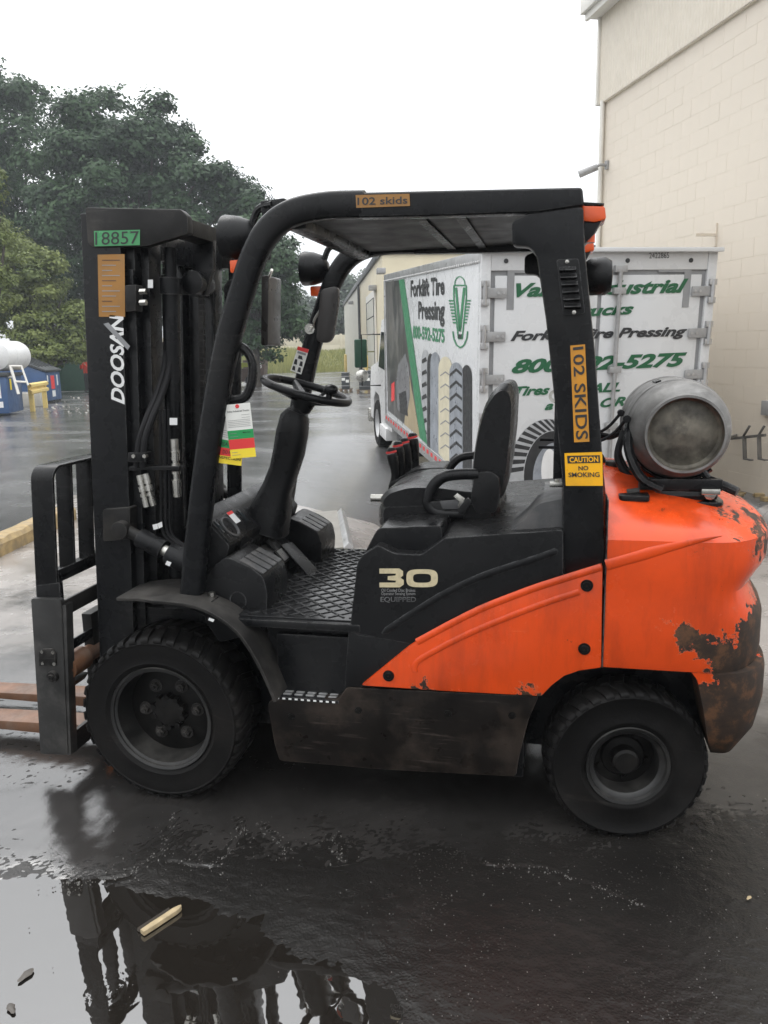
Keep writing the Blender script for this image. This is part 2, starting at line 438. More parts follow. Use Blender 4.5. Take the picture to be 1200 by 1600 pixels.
# ------------------------------------------------------------------ mesh building
class MB:
    def __init__(s):
        s.bm = bmesh.new()

    def face(s, pts):
        return s.bm.faces.new([s.bm.verts.new(p) for p in pts])

    def box(s, c, size, R=None):
        r = bmesh.ops.create_cube(s.bm, size=1)
        mt = Matrix.Translation(c) @ (R.to_4x4() if R is not None else Matrix()) @ Matrix.Diagonal((*size, 1))
        bmesh.ops.transform(s.bm, matrix=mt, verts=r['verts'])
        return s

    def span(s, a, b):
        a, b = Vector(a), Vector(b)
        return s.box((a+b)/2, [abs(v) for v in (b-a)])

    def prism(s, pts, a, b, axis='Y', fn=None):
        """2D outline pushed from a to b along an axis; pts are (x,z) for Y, (x,y) for Z, (y,z) for X"""
        def mk(p, t):
            v = {'Y': (p[0], t, p[1]), 'Z': (p[0], p[1], t), 'X': (t, p[0], p[1])}[axis]
            return Vector(fn(*v)) if fn else Vector(v)
        A = [s.bm.verts.new(mk(p, a)) for p in pts]
        B = [s.bm.verts.new(mk(p, b)) for p in pts]
        n = len(pts)
        s.bm.faces.new(A); s.bm.faces.new(B[::-1])
        for i in range(n):
            s.bm.faces.new((A[i], B[i], B[(i+1) % n], A[(i+1) % n]))
        return s

    def loft(s, rings, cap=True, closed=True):
        V = [[s.bm.verts.new(p) for p in r] for r in rings]
        n = len(V[0])
        for a, b in zip(V, V[1:]):
            for i in range(n if closed else n-1):
                s.bm.faces.new((a[i], a[(i+1) % n], b[(i+1) % n], b[i]))
        if cap:
            s.bm.faces.new(V[0][::-1]); s.bm.faces.new(V[-1])
        return s

    def tube(s, path, r, seg=12, cap=True, flat=None, closed=False):
        P = [Vector(p) for p in path]
        rs = r if isinstance(r, (list, tuple)) else [r]*len(P)
        rings = []
        n = len(P)
        up = None
        for i, p in enumerate(P):
            if closed: t = P[(i+1) % n]-P[i-1]
            else: t = P[min(i+1, n-1)]-P[max(i-1, 0)]
            t.normalize()
            if up is None:
                up = Vector((0, 1, 0)) if abs(t.y) < .9 else Vector((0, 0, 1))
            up = (up - t*up.dot(t)).normalized()
            sd = t.cross(up)
            fa = flat or 1
            rings.append([p + up*(math.cos(k*2*PI/seg)*rs[i]*fa) + sd*(math.sin(k*2*PI/seg)*rs[i]) for k in range(seg)])
        if closed:
            rings.append(rings[0])
            V = [[s.bm.verts.new(q) for q in rr] for rr in rings[:-1]]
            V.append(V[0])
            for a, b in zip(V, V[1:]):
                for i in range(seg):
                    s.bm.faces.new((a[i], a[(i+1) % seg], b[(i+1) % seg], b[i]))
            return s
        return s.loft(rings, cap)

    def cyl(s, p0, p1, r, r2=None, seg=20):
        return s.tube([p0, p1], [r, r if r2 is None else r2], seg)

    def lathe(s, prof, c, axis, seg=40, cap=False):
        """prof: (radius, along axis)"""
        ax = Vector(axis).normalized()
        u = Vector((0, 0, 1)) if abs(ax.z) < .9 else Vector((1, 0, 0))
        u = (u-ax*u.dot(ax)).normalized(); w = ax.cross(u)
        c = Vector(c)
        rings = [[c+ax*t+(u*math.cos(k*2*PI/seg)+w*math.sin(k*2*PI/seg))*max(r, 1e-4) for k in range(seg)] for r, t in prof]
        return s.loft(rings, cap)

    def ball(s, c, r, seg=16):
        q = bmesh.ops.create_uvsphere(s.bm, u_segments=seg, v_segments=seg//2+2, radius=1)
        rr = r if isinstance(r, (tuple, list)) else (r, r, r)
        bmesh.ops.transform(s.bm, matrix=Matrix.Translation(c) @ Matrix.Diagonal((*rr, 1)), verts=q['verts'])
        return s

    def mesh(s, name, bevel=0, bseg=2, ang=35, fix=True):
        bm = s.bm
        if fix: bmesh.ops.recalc_face_normals(bm, faces=bm.faces)
        if bevel:
            es = [e for e in bm.edges if len(e.link_faces) == 2 and e.calc_face_angle(0) > math.radians(28)]
            bmesh.ops.bevel(bm, geom=es, offset=bevel, segments=bseg, affect='EDGES', profile=.6, clamp_overlap=True)
        for f in bm.faces: f.smooth = True
        for e in bm.edges:
            e.smooth = not (len(e.link_faces) == 2 and e.calc_face_angle(0) > math.radians(ang))
        me = bpy.data.meshes.new(name)
        bm.to_mesh(me); bm.free()
        return me

    def obj(s, name, m, parent=None, bevel=0, **k):
        o = bpy.data.objects.new(name, s.mesh(name, bevel, **k))
        o.data.materials.append(M[m] if isinstance(m, str) else m)
        COL.objects.link(o)
        if parent: o.parent = parent
        return o


def empty(name, loc=(0, 0, 0), label=None, cat=None, group=None, parent=None):
    o = bpy.data.objects.new(name, None)
    o.empty_display_size = .2
    COL.objects.link(o)
    o.location = loc
    if parent: o.parent = parent
    tag(o, label, cat, group)
    return o


def tag(o, label=None, cat=None, group=None, kind=None):
    if label: o['label'] = label
    if cat: o['category'] = cat
    if group: o['group'] = group
    if kind: o['kind'] = kind
    return o


def copy_obj(o, parent=None, loc=None, rot=None):
    c = o.copy(); COL.objects.link(c)
    if parent is not None: c.parent = parent
    if loc is not None: c.location = loc
    if rot is not None: c.rotation_euler = rot
    return c


def copy_tree(o, parent=None, loc=None, rot=None):
    kids = [k for k in o.children]
    c = copy_obj(o, parent, loc, rot)
    for k in kids: copy_tree(k, c)
    return c


def bez(p0, p1, p2, n=8):
    p0, p1, p2 = Vector(p0), Vector(p1), Vector(p2)
    return [p0*(1-t)**2 + p1*2*t*(1-t) + p2*t*t for t in [i/n for i in range(n+1)]]


def spline(pts, sub=6):
    """Catmull-Rom through the points"""
    P = [Vector(p) for p in pts]
    out = []
    for i in range(len(P)-1):
        a, b, c, d = P[max(i-1, 0)], P[i], P[i+1], P[min(i+2, len(P)-1)]
        for k in range(sub):
            t = k/sub
            out.append(.5*((2*b)+(c-a)*t+(2*a-5*b+4*c-d)*t*t+(3*b-a-3*c+d)*t**3))
    out.append(P[-1])
    return out


def rounded(pts, r, n=4):
    """2D outline with rounded corners"""
    out = []
    N = len(pts)
    for i in range(N):
        p = Vector(pts[i]); a = Vector(pts[i-1]); b = Vector(pts[(i+1) % N])
        ra = min(r, (a-p).length*.45); rb = min(r, (b-p).length*.45)
        p0 = p+(a-p).normalized()*ra; p1 = p+(b-p).normalized()*rb
        for k in range(n+1):
            t = k/n
            q = p0*(1-t)**2+p*2*t*(1-t)+p1*t*t
            out.append((q.x, q.y))
    return out


def quadmap(q):
    a, b, c, d = [Vector(p) for p in q]      # lower-left, lower-right, upper-right, upper-left
    return lambda u, v: (a*(1-u)+b*u)*(1-v)+(d*(1-u)+c*u)*v


def text_on(s, quad, m, parent, name='lettering', shear=0, bold=.0, off=.002, thick=.0008, spacing=1.0, clip=None):
    """a line of print stretched over a quad lying on a surface"""
    cu = bpy.data.curves.new('print', 'FONT')
    cu.body = s; cu.shear = shear; cu.offset = bold; cu.space_character = spacing
    cu.resolution_u = 3
    tmp = bpy.data.objects.new('print', cu)
    COL.objects.link(tmp)
    bpy.context.view_layer.update()
    me = bpy.data.meshes.new_from_object(tmp.evaluated_get(bpy.context.evaluated_depsgraph_get()))
    bpy.data.objects.remove(tmp); bpy.data.curves.remove(cu)
    xs = [v.co.x for v in me.vertices]; ys = [v.co.y for v in me.vertices]
    x0, x1 = min(xs), max(xs)
    desc = any(ch in 'gjpqy' for ch in s)
    y0, y1 = (0, .69 + bold) if desc else (min(ys), max(ys))
    f = quadmap(quad)
    a, b, d = Vector(quad[0]), Vector(quad[1]), Vector(quad[3])
    nrm = (b-a).cross(d-a).normalized()
    if nrm.dot(CAM-a) < 0: nrm = -nrm
    for v in me.vertices:
        p = f((v.co.x-x0)/(x1-x0), (v.co.y-y0)/(y1-y0))
        v.co = p+nrm*off
    me.name = name
    me.materials.append(M[m])
    o = bpy.data.objects.new(name, me)
    COL.objects.link(o)
    if parent:
        o.parent = parent
        if parent.matrix_basis != Matrix() or parent.parent:
            me.transform(world_of(parent).inverted())
    return o


def world_of(o):
    mt = o.matrix_basis.copy()
    while o.parent:
        o = o.parent
        mt = o.matrix_basis @ mt
    return mt


def decal(pts3, m, parent, name, off=.002):
    """flat print: outline on a surface, lifted a little"""
    a, b, d = Vector(pts3[0]), Vector(pts3[1]), Vector(pts3[-1])
    nrm = (b-a).cross(d-a).normalized()
    if nrm.dot(CAM-a) < 0: nrm = -nrm
    mb = MB(); mb.face([Vector(p)+nrm*off for p in pts3])
    o = mb.obj(name, m, None, fix=False)
    if parent:
        o.parent = parent
        o.data.transform(world_of(parent).inverted())
    return o


# ================================================================== THE GROUND
TA = math.radians(21.2)                                   # direction of the dock wall, the truck and the kerb
ADIR = Vector((-math.sin(TA), math.cos(TA), 0))
BDIR = Vector((math.cos(TA), math.sin(TA), 0))
TRUCK_FLOOR, TRUCK_LEN, TRUCK_W, TRUCK_H = .80, 5.6, 2.34, 2.26
TRUCK_PITCH = math.radians(3.2)
_TR = Matrix.Rotation(TA, 4, 'Z') @ Matrix.Rotation(TRUCK_PITCH, 4, 'X')
TRUCK_LOC = Vector((.70, 4.56, .31)) - _TR @ Vector((-TRUCK_W/2, 0, TRUCK_FLOOR))
TRUCK_M = Matrix.Translation(TRUCK_LOC) @ _TR


def sstep(a, b, x):
    t = np.clip((x-a)/(b-a), 0, 1)
    return t*t*(3-2*t)


def dip(x, y):
    """the truck bay slopes down towards the dock"""
    dx, dy = x-TRUCK_LOC.x, y-TRUCK_LOC.y
    v = dx*ADIR.x+dy*ADIR.y
    u = dx*BDIR.x+dy*BDIR.y
    z = TRUCK_LOC.z + math.tan(TRUCK_PITCH)*np.clip(v, 0, 20)
    z = np.minimum(z, 0)
    side = sstep(-3.4, -1.25, u)*(1-sstep(1.6, 2.0, u))
    back = sstep(-.9, -.3, v)
    return z*side*back


def vnoise(x, y, s, seed=0):
    """smooth value noise"""
    X, Y = x*s+seed*17.3, y*s+seed*9.1
    xi, yi = np.floor(X).astype(np.int64), np.floor(Y).astype(np.int64)
    fx, fy = X-xi, Y-yi
    fx = fx*fx*(3-2*fx); fy = fy*fy*(3-2*fy)

    def h(a, b):
        v = (a*374761393 + b*668265263 + seed*1442695) & 0xffffffff
        v = ((v ^ (v >> 13))*1274126177) & 0xffffffff
        return ((v ^ (v >> 16)) & 0xffff)/65535.0
    return (h(xi, yi)*(1-fx)+h(xi+1, yi)*fx)*(1-fy)+(h(xi, yi+1)*(1-fx)+h(xi+1, yi+1)*fx)*fy


def fbm(x, y, s, n, seed=0):
    v = 0; a = .5; tot = 0
    for i in range(n):
        v = v+a*vnoise(x, y, s*2**i, seed+i); tot += a; a *= .55
    return v/tot-.5


def seg_dist(x, y, pts):
    d = np.full(x.shape, 1e9)
    for (ax, ay), (bx, by) in zip(pts, pts[1:]):
        L = (bx-ax)**2+(by-ay)**2
        t = np.clip(((x-ax)*(bx-ax)+(y-ay)*(by-ay))/L, 0, 1)
        d = np.minimum(d, np.hypot(x-ax-t*(bx-ax), y-ay-t*(by-ay)))
    return d


def gpx(pts):
    return [tuple(at(*p, Z=0)[:2]) for p in pts]


SLAB_PX = [(-260, 1390), (0, 1388), (90, 1388), (180, 1372), (262, 1345), (340, 1355), (500, 1352), (640, 1348), (760, 1352), (850, 1357), (960, 1338), (1100, 1303), (1200, 1312), (1500, 1330)]
SLAB_EDGE = gpx(SLAB_PX)
CRACKS = [gpx([(90, 1388), (200, 1368), (250, 1335), (262, 1300), (275, 1272)]), gpx([(262, 1345), (300, 1353), (340, 1356), (345, 1345), (380, 1300), (375, 1280)]),
          gpx([(760, 1352), (850, 1357), (890, 1372), (935, 1388), (1010, 1420)]), gpx([(400, 1285), (440, 1320), (445, 1345)]), gpx([(525, 1300), (520, 1325), (540, 1350)])]
_sx = np.array([p[0] for p in SLAB_EDGE]); _sy = np.array([p[1] for p in SLAB_EDGE])


def slab_line(x):
    return np.interp(x, _sx, _sy) + .07*fbm(x, x*0+3, 7, 5, 5)


def asphalt_height(x, y):
    z = dip(x, y)
    near = (1-sstep(1.6, 3.2, np.abs(x-.6)))*(1-sstep(-.2, .5, y))
    r = .006*fbm(x, y, 2.2, 3, 1)+.004*fbm(x, y, 11, 3, 2)+.0035*fbm(x, y, 60, 2, 4)
    # the hollow that holds the puddle
    d = np.hypot((x-.15)/1.3, (y+1.85)/.88)
    hol = -.017*(1-sstep(.62, 1.08, d + .3*fbm(x, y, 2.2, 4, 8)))
    z = z+near*(r+hol)
    for c in CRACKS:
        dd = seg_dist(x + .02*fbm(x, y, 14, 3, 21), y + .02*fbm(x, y, 14, 3, 22), c)
        z = z-near*.006*np.exp(-(dd/.005)**2)
    return z


def grid_mesh(name, xs, ys, hf):
    X, Y = np.meshgrid(xs, ys)
    Z = hf(X, Y)
    nx, ny = len(xs), len(ys)
    v = np.stack([X, Y, Z], -1).reshape(-1, 3)
    i = np.arange(nx*ny).reshape(ny, nx)
    f = np.stack([i[:-1, :-1], i[:-1, 1:], i[1:, 1:], i[1:, :-1]], -1).reshape(-1, 4)
    me = bpy.data.meshes.new(name)
    me.vertices.add(len(v)); me.vertices.foreach_set('co', v.ravel())
    me.loops.add(f.size); me.loops.foreach_set('vertex_index', f.ravel())
    me.polygons.add(len(f)); me.polygons.foreach_set('loop_start', np.arange(0, f.size, 4)); me.polygons.foreach_set('loop_total', np.full(len(f), 4))
    me.polygons.foreach_set('use_smooth', np.ones(len(f), bool))
    me.update()
    return me


def rawobj(name, me, m, parent=None):
    me.materials.append(M[m] if isinstance(m, str) else m)
    o = bpy.data.objects.new(name, me); COL.objects.link(o)
    if parent: o.parent = parent
    return o


gxs = np.concatenate([[-900, -400, -200, -100, -60, -40], np.linspace(-28, -4, 25), np.linspace(-3.6, -1.0, 30), np.linspace(-.95, 2.5, 330), np.linspace(2.6, 6, 30), [8, 12, 20, 40, 80, 200, 400, 900]])
gys = np.concatenate([[-300, -100, -30, -10, -5, -3.2], np.linspace(-2.4, -1.9, 12), np.linspace(-1.86, .1, 230), np.linspace(.2, 16, 110), [18, 22, 28, 36, 46, 60, 75, 100, 150, 250, 500, 1000]])
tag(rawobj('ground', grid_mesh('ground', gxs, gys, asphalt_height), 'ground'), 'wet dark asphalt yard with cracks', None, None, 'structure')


# concrete apron under and behind the forklift: its near edge is broken, its far edge meets the yard
def apron_mesh():
    xs = np.concatenate([np.linspace(-3.3, -1.1, 40), np.linspace(-1.05, 2.6, 220), np.linspace(2.7, 5.2, 30)])
    N = 150
    t = np.linspace(0, 1, N)**1.7
    X = np.repeat(xs[None, :], N, 0)
    y0 = slab_line(xs)
    far = 5.6 + .75*fbm(xs, xs*0, 1.7, 6, 31)
    left = -3.3
    Y = y0[None, :]+t[:, None]*(far-y0)[None, :]
    Xs = X - .36*np.clip(Y-2.2, 0, 9)*np.clip((2.2-X)/5.5, 0, 1)    # the left edge follows the kerb
    Z = dip(Xs, Y)+.0025+.0025*sstep(-.6, .4, Y)
    near = (1-sstep(-.3, .6, Y))
    Z = Z+near*(.004*fbm(Xs, Y, 2.5, 3, 12)+.003*fbm(Xs, Y, 14, 3, 13))
    for c in CRACKS:
        dd = seg_dist(Xs + .02*fbm(Xs, Y, 14, 3, 21), Y + .02*fbm(Xs, Y, 14, 3, 22), c)
        Z = Z-near*.006*np.exp(-(dd/.005)**2)
    g0 = asphalt_height(Xs, Y)
    fl_ = sstep(.0, .6, Y)
    Z = Z*fl_+(g0+.0006)*(1-fl_)
    t2 = (Y-Y[0:1])
    rag = np.clip(t2*3.2-.45+1.1*fbm(Xs, Y, 9, 4, 51)+.6*fbm(Xs, Y, 40, 3, 52), -1, 1)*.0016
    Z = np.where(t2 < .6, g0*(1-fl_)+Z*fl_+rag, Z)
    nx, ny = len(xs), N
    me = grid_mesh('concrete_apron', xs, np.arange(ny), lambda a, b: a*0)
    me.vertices.foreach_set('co', np.stack([Xs, Y, Z], -1).reshape(-1, 3).ravel())
    me.update()
    return me


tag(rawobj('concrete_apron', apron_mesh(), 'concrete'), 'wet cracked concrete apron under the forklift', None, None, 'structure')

# water lying in the hollow: a level sheet that the uneven asphalt breaks through
wm = MB()
ring = [(.15+1.75*math.cos(a)+.0, -1.85+1.05*math.sin(a)) for a in np.linspace(0, 2*PI, 64, endpoint=False)]
ring = [(min(p[0], 1.9), p[1]) for p in ring]
wm.face([(p[0], p[1], -.0072) for p in ring])
tag(wm.obj('puddle_water', 'water', fix=False), 'still rain puddle mirroring the sky and the forklift mast', None, None, 'structure')

# kerb with worn yellow top
kb = at(120, 812, Z=0)
kdir = (at(0, 872, Z=0)-kb); kdir.z = 0; kdir.normalize()
kn = Vector((-kdir.y, kdir.x, 0))
if kn.x > 0: kn = -kn
km = MB()
rings = []
for i in range(46):
    c = kb+kdir*(i*.11)
    j = [.012*(rng.random()-.5) for _ in range(8)]
    rings.append([c+Vector((0, 0, -.05)), c+Vector((0, 0, .11))+kn*(j[0]), c+kn*(.03+j[1])+Vector((0, 0, .15+j[2])), c+kn*(.12+j[3])+Vector((0, 0, .16+j[4])), c+kn*(.2+j[5])+Vector((0, 0, .145+j[6])), c+kn*.23+Vector((0, 0, .1)), c+kn*.25+Vector((0, 0, -.05))])
km.loft(rings)
tag(km.obj('kerb', 'kerb'), 'worn yellow concrete kerb beside the apron', None, None, 'structure')
# light steel channel and cover plates let into the apron
dm = MB()
A = at(738/3+280, 415/3+660, Z=.02)
pl = empty('dock_plate', (0, 0, 0), 'pale concrete cover slab with a raised steel edge strip behind the forklift floor', 'cover slab')
c0 = at(533, 800, Z=.03); c1 = at(545, 856, Z=.03)
dm.tube([c0, c1], .045, 4)
dm.obj('edge_strip', 'alu', pl, .004)
dm = MB()
q = [at(452, 806, Z=.012), at(527, 800, Z=.012), at(541, 858, Z=.012), at(470, 864, Z=.012)]
v0 = [dm.bm.verts.new(p) for p in q]; v1 = [dm.bm.verts.new(p+Vector((0, 0, .02))) for p in q]
dm.bm.faces.new(v1); dm.bm.faces.new(v0[::-1])
for i in range(4): dm.bm.faces.new((v0[i], v0[(i+1) % 4], v1[(i+1) % 4], v1[i]))
M['cover'] = mat('worn_cover_concrete', srgb(132, 128, 121), .6, var=.2, dirt=srgb(100, 97, 92), damt=.5)
dm.obj('slab', 'cover', pl, .004)


# ================================================================== THE DOCK BUILDING ON THE RIGHT
bld = empty('dock_building', (0, 0, 0), 'tall cream painted block building with metal siding along its top', 'building')
WC = Vector((2.05, 10.25, 0))
WD = Vector((math.sin(math.radians(23.06)), -math.cos(math.radians(23.06)), 0))   # along the wall towards the camera
WN = Vector((-WD.y, WD.x, 0))
if WN.x > 0: WN = -WN                                     # out of the wall, towards the yard
WTOP = 5.33
WR = Matrix((WD, -WN, Vector((0, 0, 1)))).transposed().to_4x4()
WM = Matrix.Translation(WC) @ WR                          # wall space: x along, -y out, z up
bld.matrix_basis = WM


def wallpx(px, py, out=0):
    p = onplane(px, py, WC+WN*out, WN)
    return WM.inverted() @ p


m = MB()
m.span((0, .0018, -.7), (9, .3, WTOP+.1))
m.span((0, .3, -.7), (.25, 9, 6.6))
m.obj('wall_core', 'wall', bld)
bw, bh = .406, .203
bmm = MB(); bmm.span((.0008, 0, .0008), (bw-.003, .05, bh-.003))
blk = bmm.mesh('block', .0009, 1)
blk.materials.append(M['wall'])
bmm = MB(); bmm.span((.0008, 0, .0008), (bw/2-.003, .05, bh-.003))
blkh = bmm.mesh('block', .0009, 1)
blkh.materials.append(M['wall'])
cnt = 0
rest = MB()
for r in range(-2, 26):
    s = 0 if r % 2 == 0 else -bw/2
    k = 0
    while s < 8.5:
        half = s < 0
        a = max(s, 0)
        mid = WM @ Vector((a+.2, 0, r*bh+.1))
        dd = mid-CAM
        z = dd.dot(_f)
        px = 600+FOC*dd.dot(RGT)/z; py = 800-FOC*dd.dot(UPV)/z
        seen = px < 1235 and -30 < py < 800 and not (py > 395 and px < 1105)
        dy = rng.uniform(-.0009, .0009)
        if seen and cnt < 298:
            o = bpy.data.objects.new('block', blkh if half else blk)
            COL.objects.link(o); o.parent = bld
            o.location = (a, dy, r*bh); cnt += 1
        else:
            w = (bw/2 if half else bw)
            rest.span((a+.0008, dy, r*bh+.0008), (a+w-.0008, .05, r*bh+bh-.0008))
        s += bw
ro = rest.obj('block_courses', 'wall', bld); ro['kind'] = 'stuff'
# corrugated siding above, standing proud of the blocks
for i in range(7):
    m = MB()
    x0 = -.06+i*.98
    n = 14
    pts = []
    for k in range(n+1):
        for (dx, dd) in ((0, 0), (.03, 0), (.038, .004), (.062, .004)):
            if k == n and dx > 0: break
            pts.append((x0+k*.07+dx, -.05-dd))
    top = 6.75
    V0 = [m.bm.verts.new((p[0], p[1], WTOP-.02)) for p in pts]
    V1 = [m.bm.verts.new((p[0], p[1], top)) for p in pts]
    for a, b, c, d in zip(V0, V0[1:], V1[1:], V1): m.bm.faces.new((a, b, c, d))
    m.obj('siding_panel', 'siding', bld, fix=False, ang=20)
m = MB(); m.span((-.06, -.045, WTOP-.03), (6.9, .02, WTOP+.02)); m.obj('drip_edge', 'siding', bld)
m = MB(); m.prism([(-.11, 5.3), (-.05, 5.3), (-.05, 6.8), (-.11, 6.8)], -.085, .15); m.obj('corner_trim', 'fascia', bld, .004)
m = MB(); m.span((-.16, -.2, 6.52), (7, .4, 6.6)); m.obj('soffit', 'fascia', bld)
m = MB(); m.span((-.2, -.25, 6.5), (7, -.2, 6.72)); m.span((-.24, -.31, 6.6), (7, -.25, 6.84)); m.span((-.24, -.25, 6.6), (-.165, 6, 6.84)); m.obj('gutter', 'fascia', bld, .01)
m = MB(); m.span((-.16, -.2, 6.76), (7, 9, 6.9)); m.obj('roof_edge', 'roofdark', bld)
m = MB(); m.cyl((.07, -.05, 1.0), (.07, -.05, WTOP), .035, seg=10); m.obj('downspout', 'fascia', bld)
m = MB(); m.span((-.03, -.02, -.3), (.03, .1, WTOP-.05)); m.obj('corner_strip', 'grey_metal', bld)
p = wallpx(950, 258)
m = MB()
m.box(p+Vector((0, -.02, .0)), (.07, .04, .12)); m.tube([p+Vector((0, -.02, 0)), p+Vector((-.0, -.14, 0)), p+Vector((-.03, -.2, -.03))], .022, 8)
so = m.obj('security_camera', 'hingegrey', bld, .005)
m = MB(); m.cyl(p+Vector((-.0, -.17, -.03)), p+Vector((-.1, -.42, -.12)), .048, .055, 12); m.obj('camera_body', 'hingegrey', so)
p = wallpx(1120, 365)
m = MB(); m.span(p+Vector((-.012, -.02, -.16)), p+Vector((.012, .02, .12))); m.span(p+Vector((-.015, -.28, -.03)), p+Vector((.015, -.02, .0))); m.span(p+Vector((-.05, -.02, -.16)), p+Vector((.012, .0, -.14)))
m.obj('shelf_bracket', 'wall', bld)
p = wallpx(1197, 637)
m = MB(); m.span(p+Vector((-.02, -.05, -.08)), p+Vector((.1, .01, .08))); m.obj('switch_box', 'hingegrey', bld, .006)
# rack of bent steel hooks on the wall
M['hook'] = mat('dull_hook_steel', (.15, .145, .135), .5, metal=.3, var=.3)
wp = lambda x, y: wallpx(x, y, .25)


def flat_bar(mb, path, w, t):
    for a_, c_ in zip(path, path[1:]):
        d_ = c_-a_
        mb.box((a_+c_)/2, (w, t, d_.length+t), d_.to_track_quat('Z', 'Y').to_matrix())


m = MB(); flat_bar(m, [wp(1136, 686), wp(1194, 680)], .03, .03)
hk = m.obj('hook_rail', 'hook', bld, .003)
m = MB(); flat_bar(m, [wp(1140, 684), wallpx(1150, 680, 0)], .03, .03); m.obj('rail_arm', 'hook', hk, .003)
for x in (1163, 1186):
    m = MB(); flat_bar(m, [wp(x, 683), wp(x+1, 717), wp(x+11, 719)], .045, .014); m.obj('hook', 'hook', hk, .002)
    m = MB(); flat_bar(m, [wp(x-1, 681), wp(x+8, 666)], .025, .014); m.obj('hook_tang', 'hook', hk, .002)
m = MB()
for i in range(60):
    s = rng.uniform(2, 6); h = rng.uniform(.01, .05)
    m.box((s, -rng.uniform(.02, .25), h*.3), (rng.uniform(.03, .1), rng.uniform(.03, .08), h), Euler((0, 0, rng.random()*3)).to_matrix())
dirt = m.obj('dirt', 'kerb', None); dirt.matrix_basis = WM; tag(dirt, 'dirt and rubble along the foot of the dock wall', None, None, 'stuff')

# ================================================================== THE BOX TRUCK
truck = empty('box_truck', (0, 0, 0), 'white box truck with green lettering and tyre pictures backed into the dock', 'truck')
truck.matrix_basis = TRUCK_M
TI = TRUCK_M.inverted()
HW = TRUCK_W/2
ZF, ZT, LN = TRUCK_FLOOR, TRUCK_FLOOR+TRUCK_H, TRUCK_LEN
_sp = TRUCK_M @ Vector((-HW, 0, 0)); _sn = (TRUCK_M.to_3x3() @ Vector((-1, 0, 0)))
_rp = TRUCK_M @ Vector((0, 0, 0)); _rn = (TRUCK_M.to_3x3() @ Vector((0, -1, 0)))


def side_w(px, py, off=0): return onplane(px, py, _sp+_sn*off, _sn)
def rear_w(px, py, off=0): return onplane(px, py, _rp+_rn*off, _rn)
def side_l(px, py): return TI @ side_w(px, py)
def rear_l(px, py): return TI @ rear_w(px, py)


m = MB(); m.span((-HW, .04, ZF), (HW, LN, ZT-.02)); m.obj('cargo_box', 'truckwhite', truck, .012)
m = MB(); m.span((-HW-.012, .0, ZT-.1), (-HW+.03, LN+.02, ZT+.01)); m.span((HW-.03, .0, ZT-.1), (HW+.012, LN+.02, ZT+.01)); m.span((-HW, LN, ZT-.1), (HW, LN+.03, ZT+.01)); m.obj('roof_rail', 'alu', truck, .01)
m = MB(); m.span((-HW+.03, .05, ZT-.03), (HW-.03, LN, ZT+.0)); m.obj('roof', 'truckwhite', truck)
m = MB(); m.span((-HW-.02, .0, ZF-.1), (-HW+.03, LN+.02, ZF+.06)); m.span((HW-.03, 0, ZF-.1), (HW+.02, LN+.02, ZF+.06)); m.obj('bottom_rail', 'alu', truck, .008)
m = MB(); m.span((-HW-.016, LN-.06, ZF), (-HW+.05, LN+.025, ZT-.08)); m.span((HW-.05, LN-.06, ZF), (HW+.016, LN+.025, ZT-.08)); m.obj('front_post', 'alu', truck, .01)
# rear frame
m = MB()
m.span((-HW-.006, -.02, ZF-.12), (-HW+.09, .06, ZT)); m.span((HW-.09, -.02, ZF-.12), (HW+.006, .06, ZT)); m.span((-HW+.09, -.015, ZT-.17), (HW-.09, .06, ZT)); m.span((-HW+.09, -.015, ZF-.12), (HW-.09, .06, ZF+.04))
m.obj('rear_frame', 'truckwhite', truck, .008)
m = MB(); m.prism([(-HW-.02, ZT-.01), (HW+.02, ZT-.01), (HW+.02, ZT+.03), (-HW-.02, ZT+.03)], -.1, .08); m.obj('rear_header', 'truckwhite', truck, .008)
m = MB(); m.span((-HW+.09, .012, ZF+.04), (HW-.09, .03, ZT-.17)); m.obj('door_seal', 'greytrim', truck)
for sx in (-1, 1):
    m = MB(); m.span((sx*.02, -.006, ZF+.07), (sx*(HW-.135), .02, ZT-.215)); d = m.obj('door', 'truckwhite', truck, .006)
    # painted corner brackets
    x1 = sx*(HW-.25); zt = rear_l(800, 418).z
    m = MB(); m.span((x1, -.009, zt-.05), (x1-sx*.34, -.004, zt)); m.span((x1, -.0095, zt-.38), (x1-sx*.07, -.004, zt-.05)); m.obj('corner_mark', 'greytrim', d)
hzs = [rear_l(772, y).z for y in (458, 526, 592.6)]
hzs += [hzs[2]-.43, hzs[2]-.85]
for sx in (-1, 1):
    for z in hzs:
        m = MB(); m.span((sx*(HW-.0), -.035, z-.045), (sx*(HW-.24), -.021, z+.045)); h = m.obj('hinge', 'hingegrey', truck, .004)
        m = MB(); m.cyl((sx*(HW-.03), -.04, z-.11), (sx*(HW-.03), -.04, z+.11), .02, seg=10); m.obj('hinge_pin', 'alu', h)
        for zz in (-.085, .085):
            m = MB(); m.span((sx*(HW-.07), -.05, z+zz-.028), (sx*(HW+.004), -.022, z+zz+.028)); m.obj('hinge_knuckle', 'alu', h, .003)
        for k in (.16, .21):
            m = MB(); m.cyl((sx*(HW-k), -.042, z), (sx*(HW-k), -.034, z), .014, seg=8); m.obj('bolt', 'alu', h)
for xl in (rear_l(963, 480).x, rear_l(913, 480).x-.04):
    m = MB(); m.cyl((xl, -.05, ZF-.05), (xl, -.05, ZT-.17), .02, seg=10); rd = m.obj('lock_rod', 'hingegrey', truck)
    for z in (ZT-.16, ZT-.36, ZT-1.1, ZT-1.65, ZF+.1):
        m = MB(); m.span((xl-.06, -.07, z-.03), (xl+.06, -.008, z+.03)); m.obj('rod_guide', 'hingegrey', rd, .005)
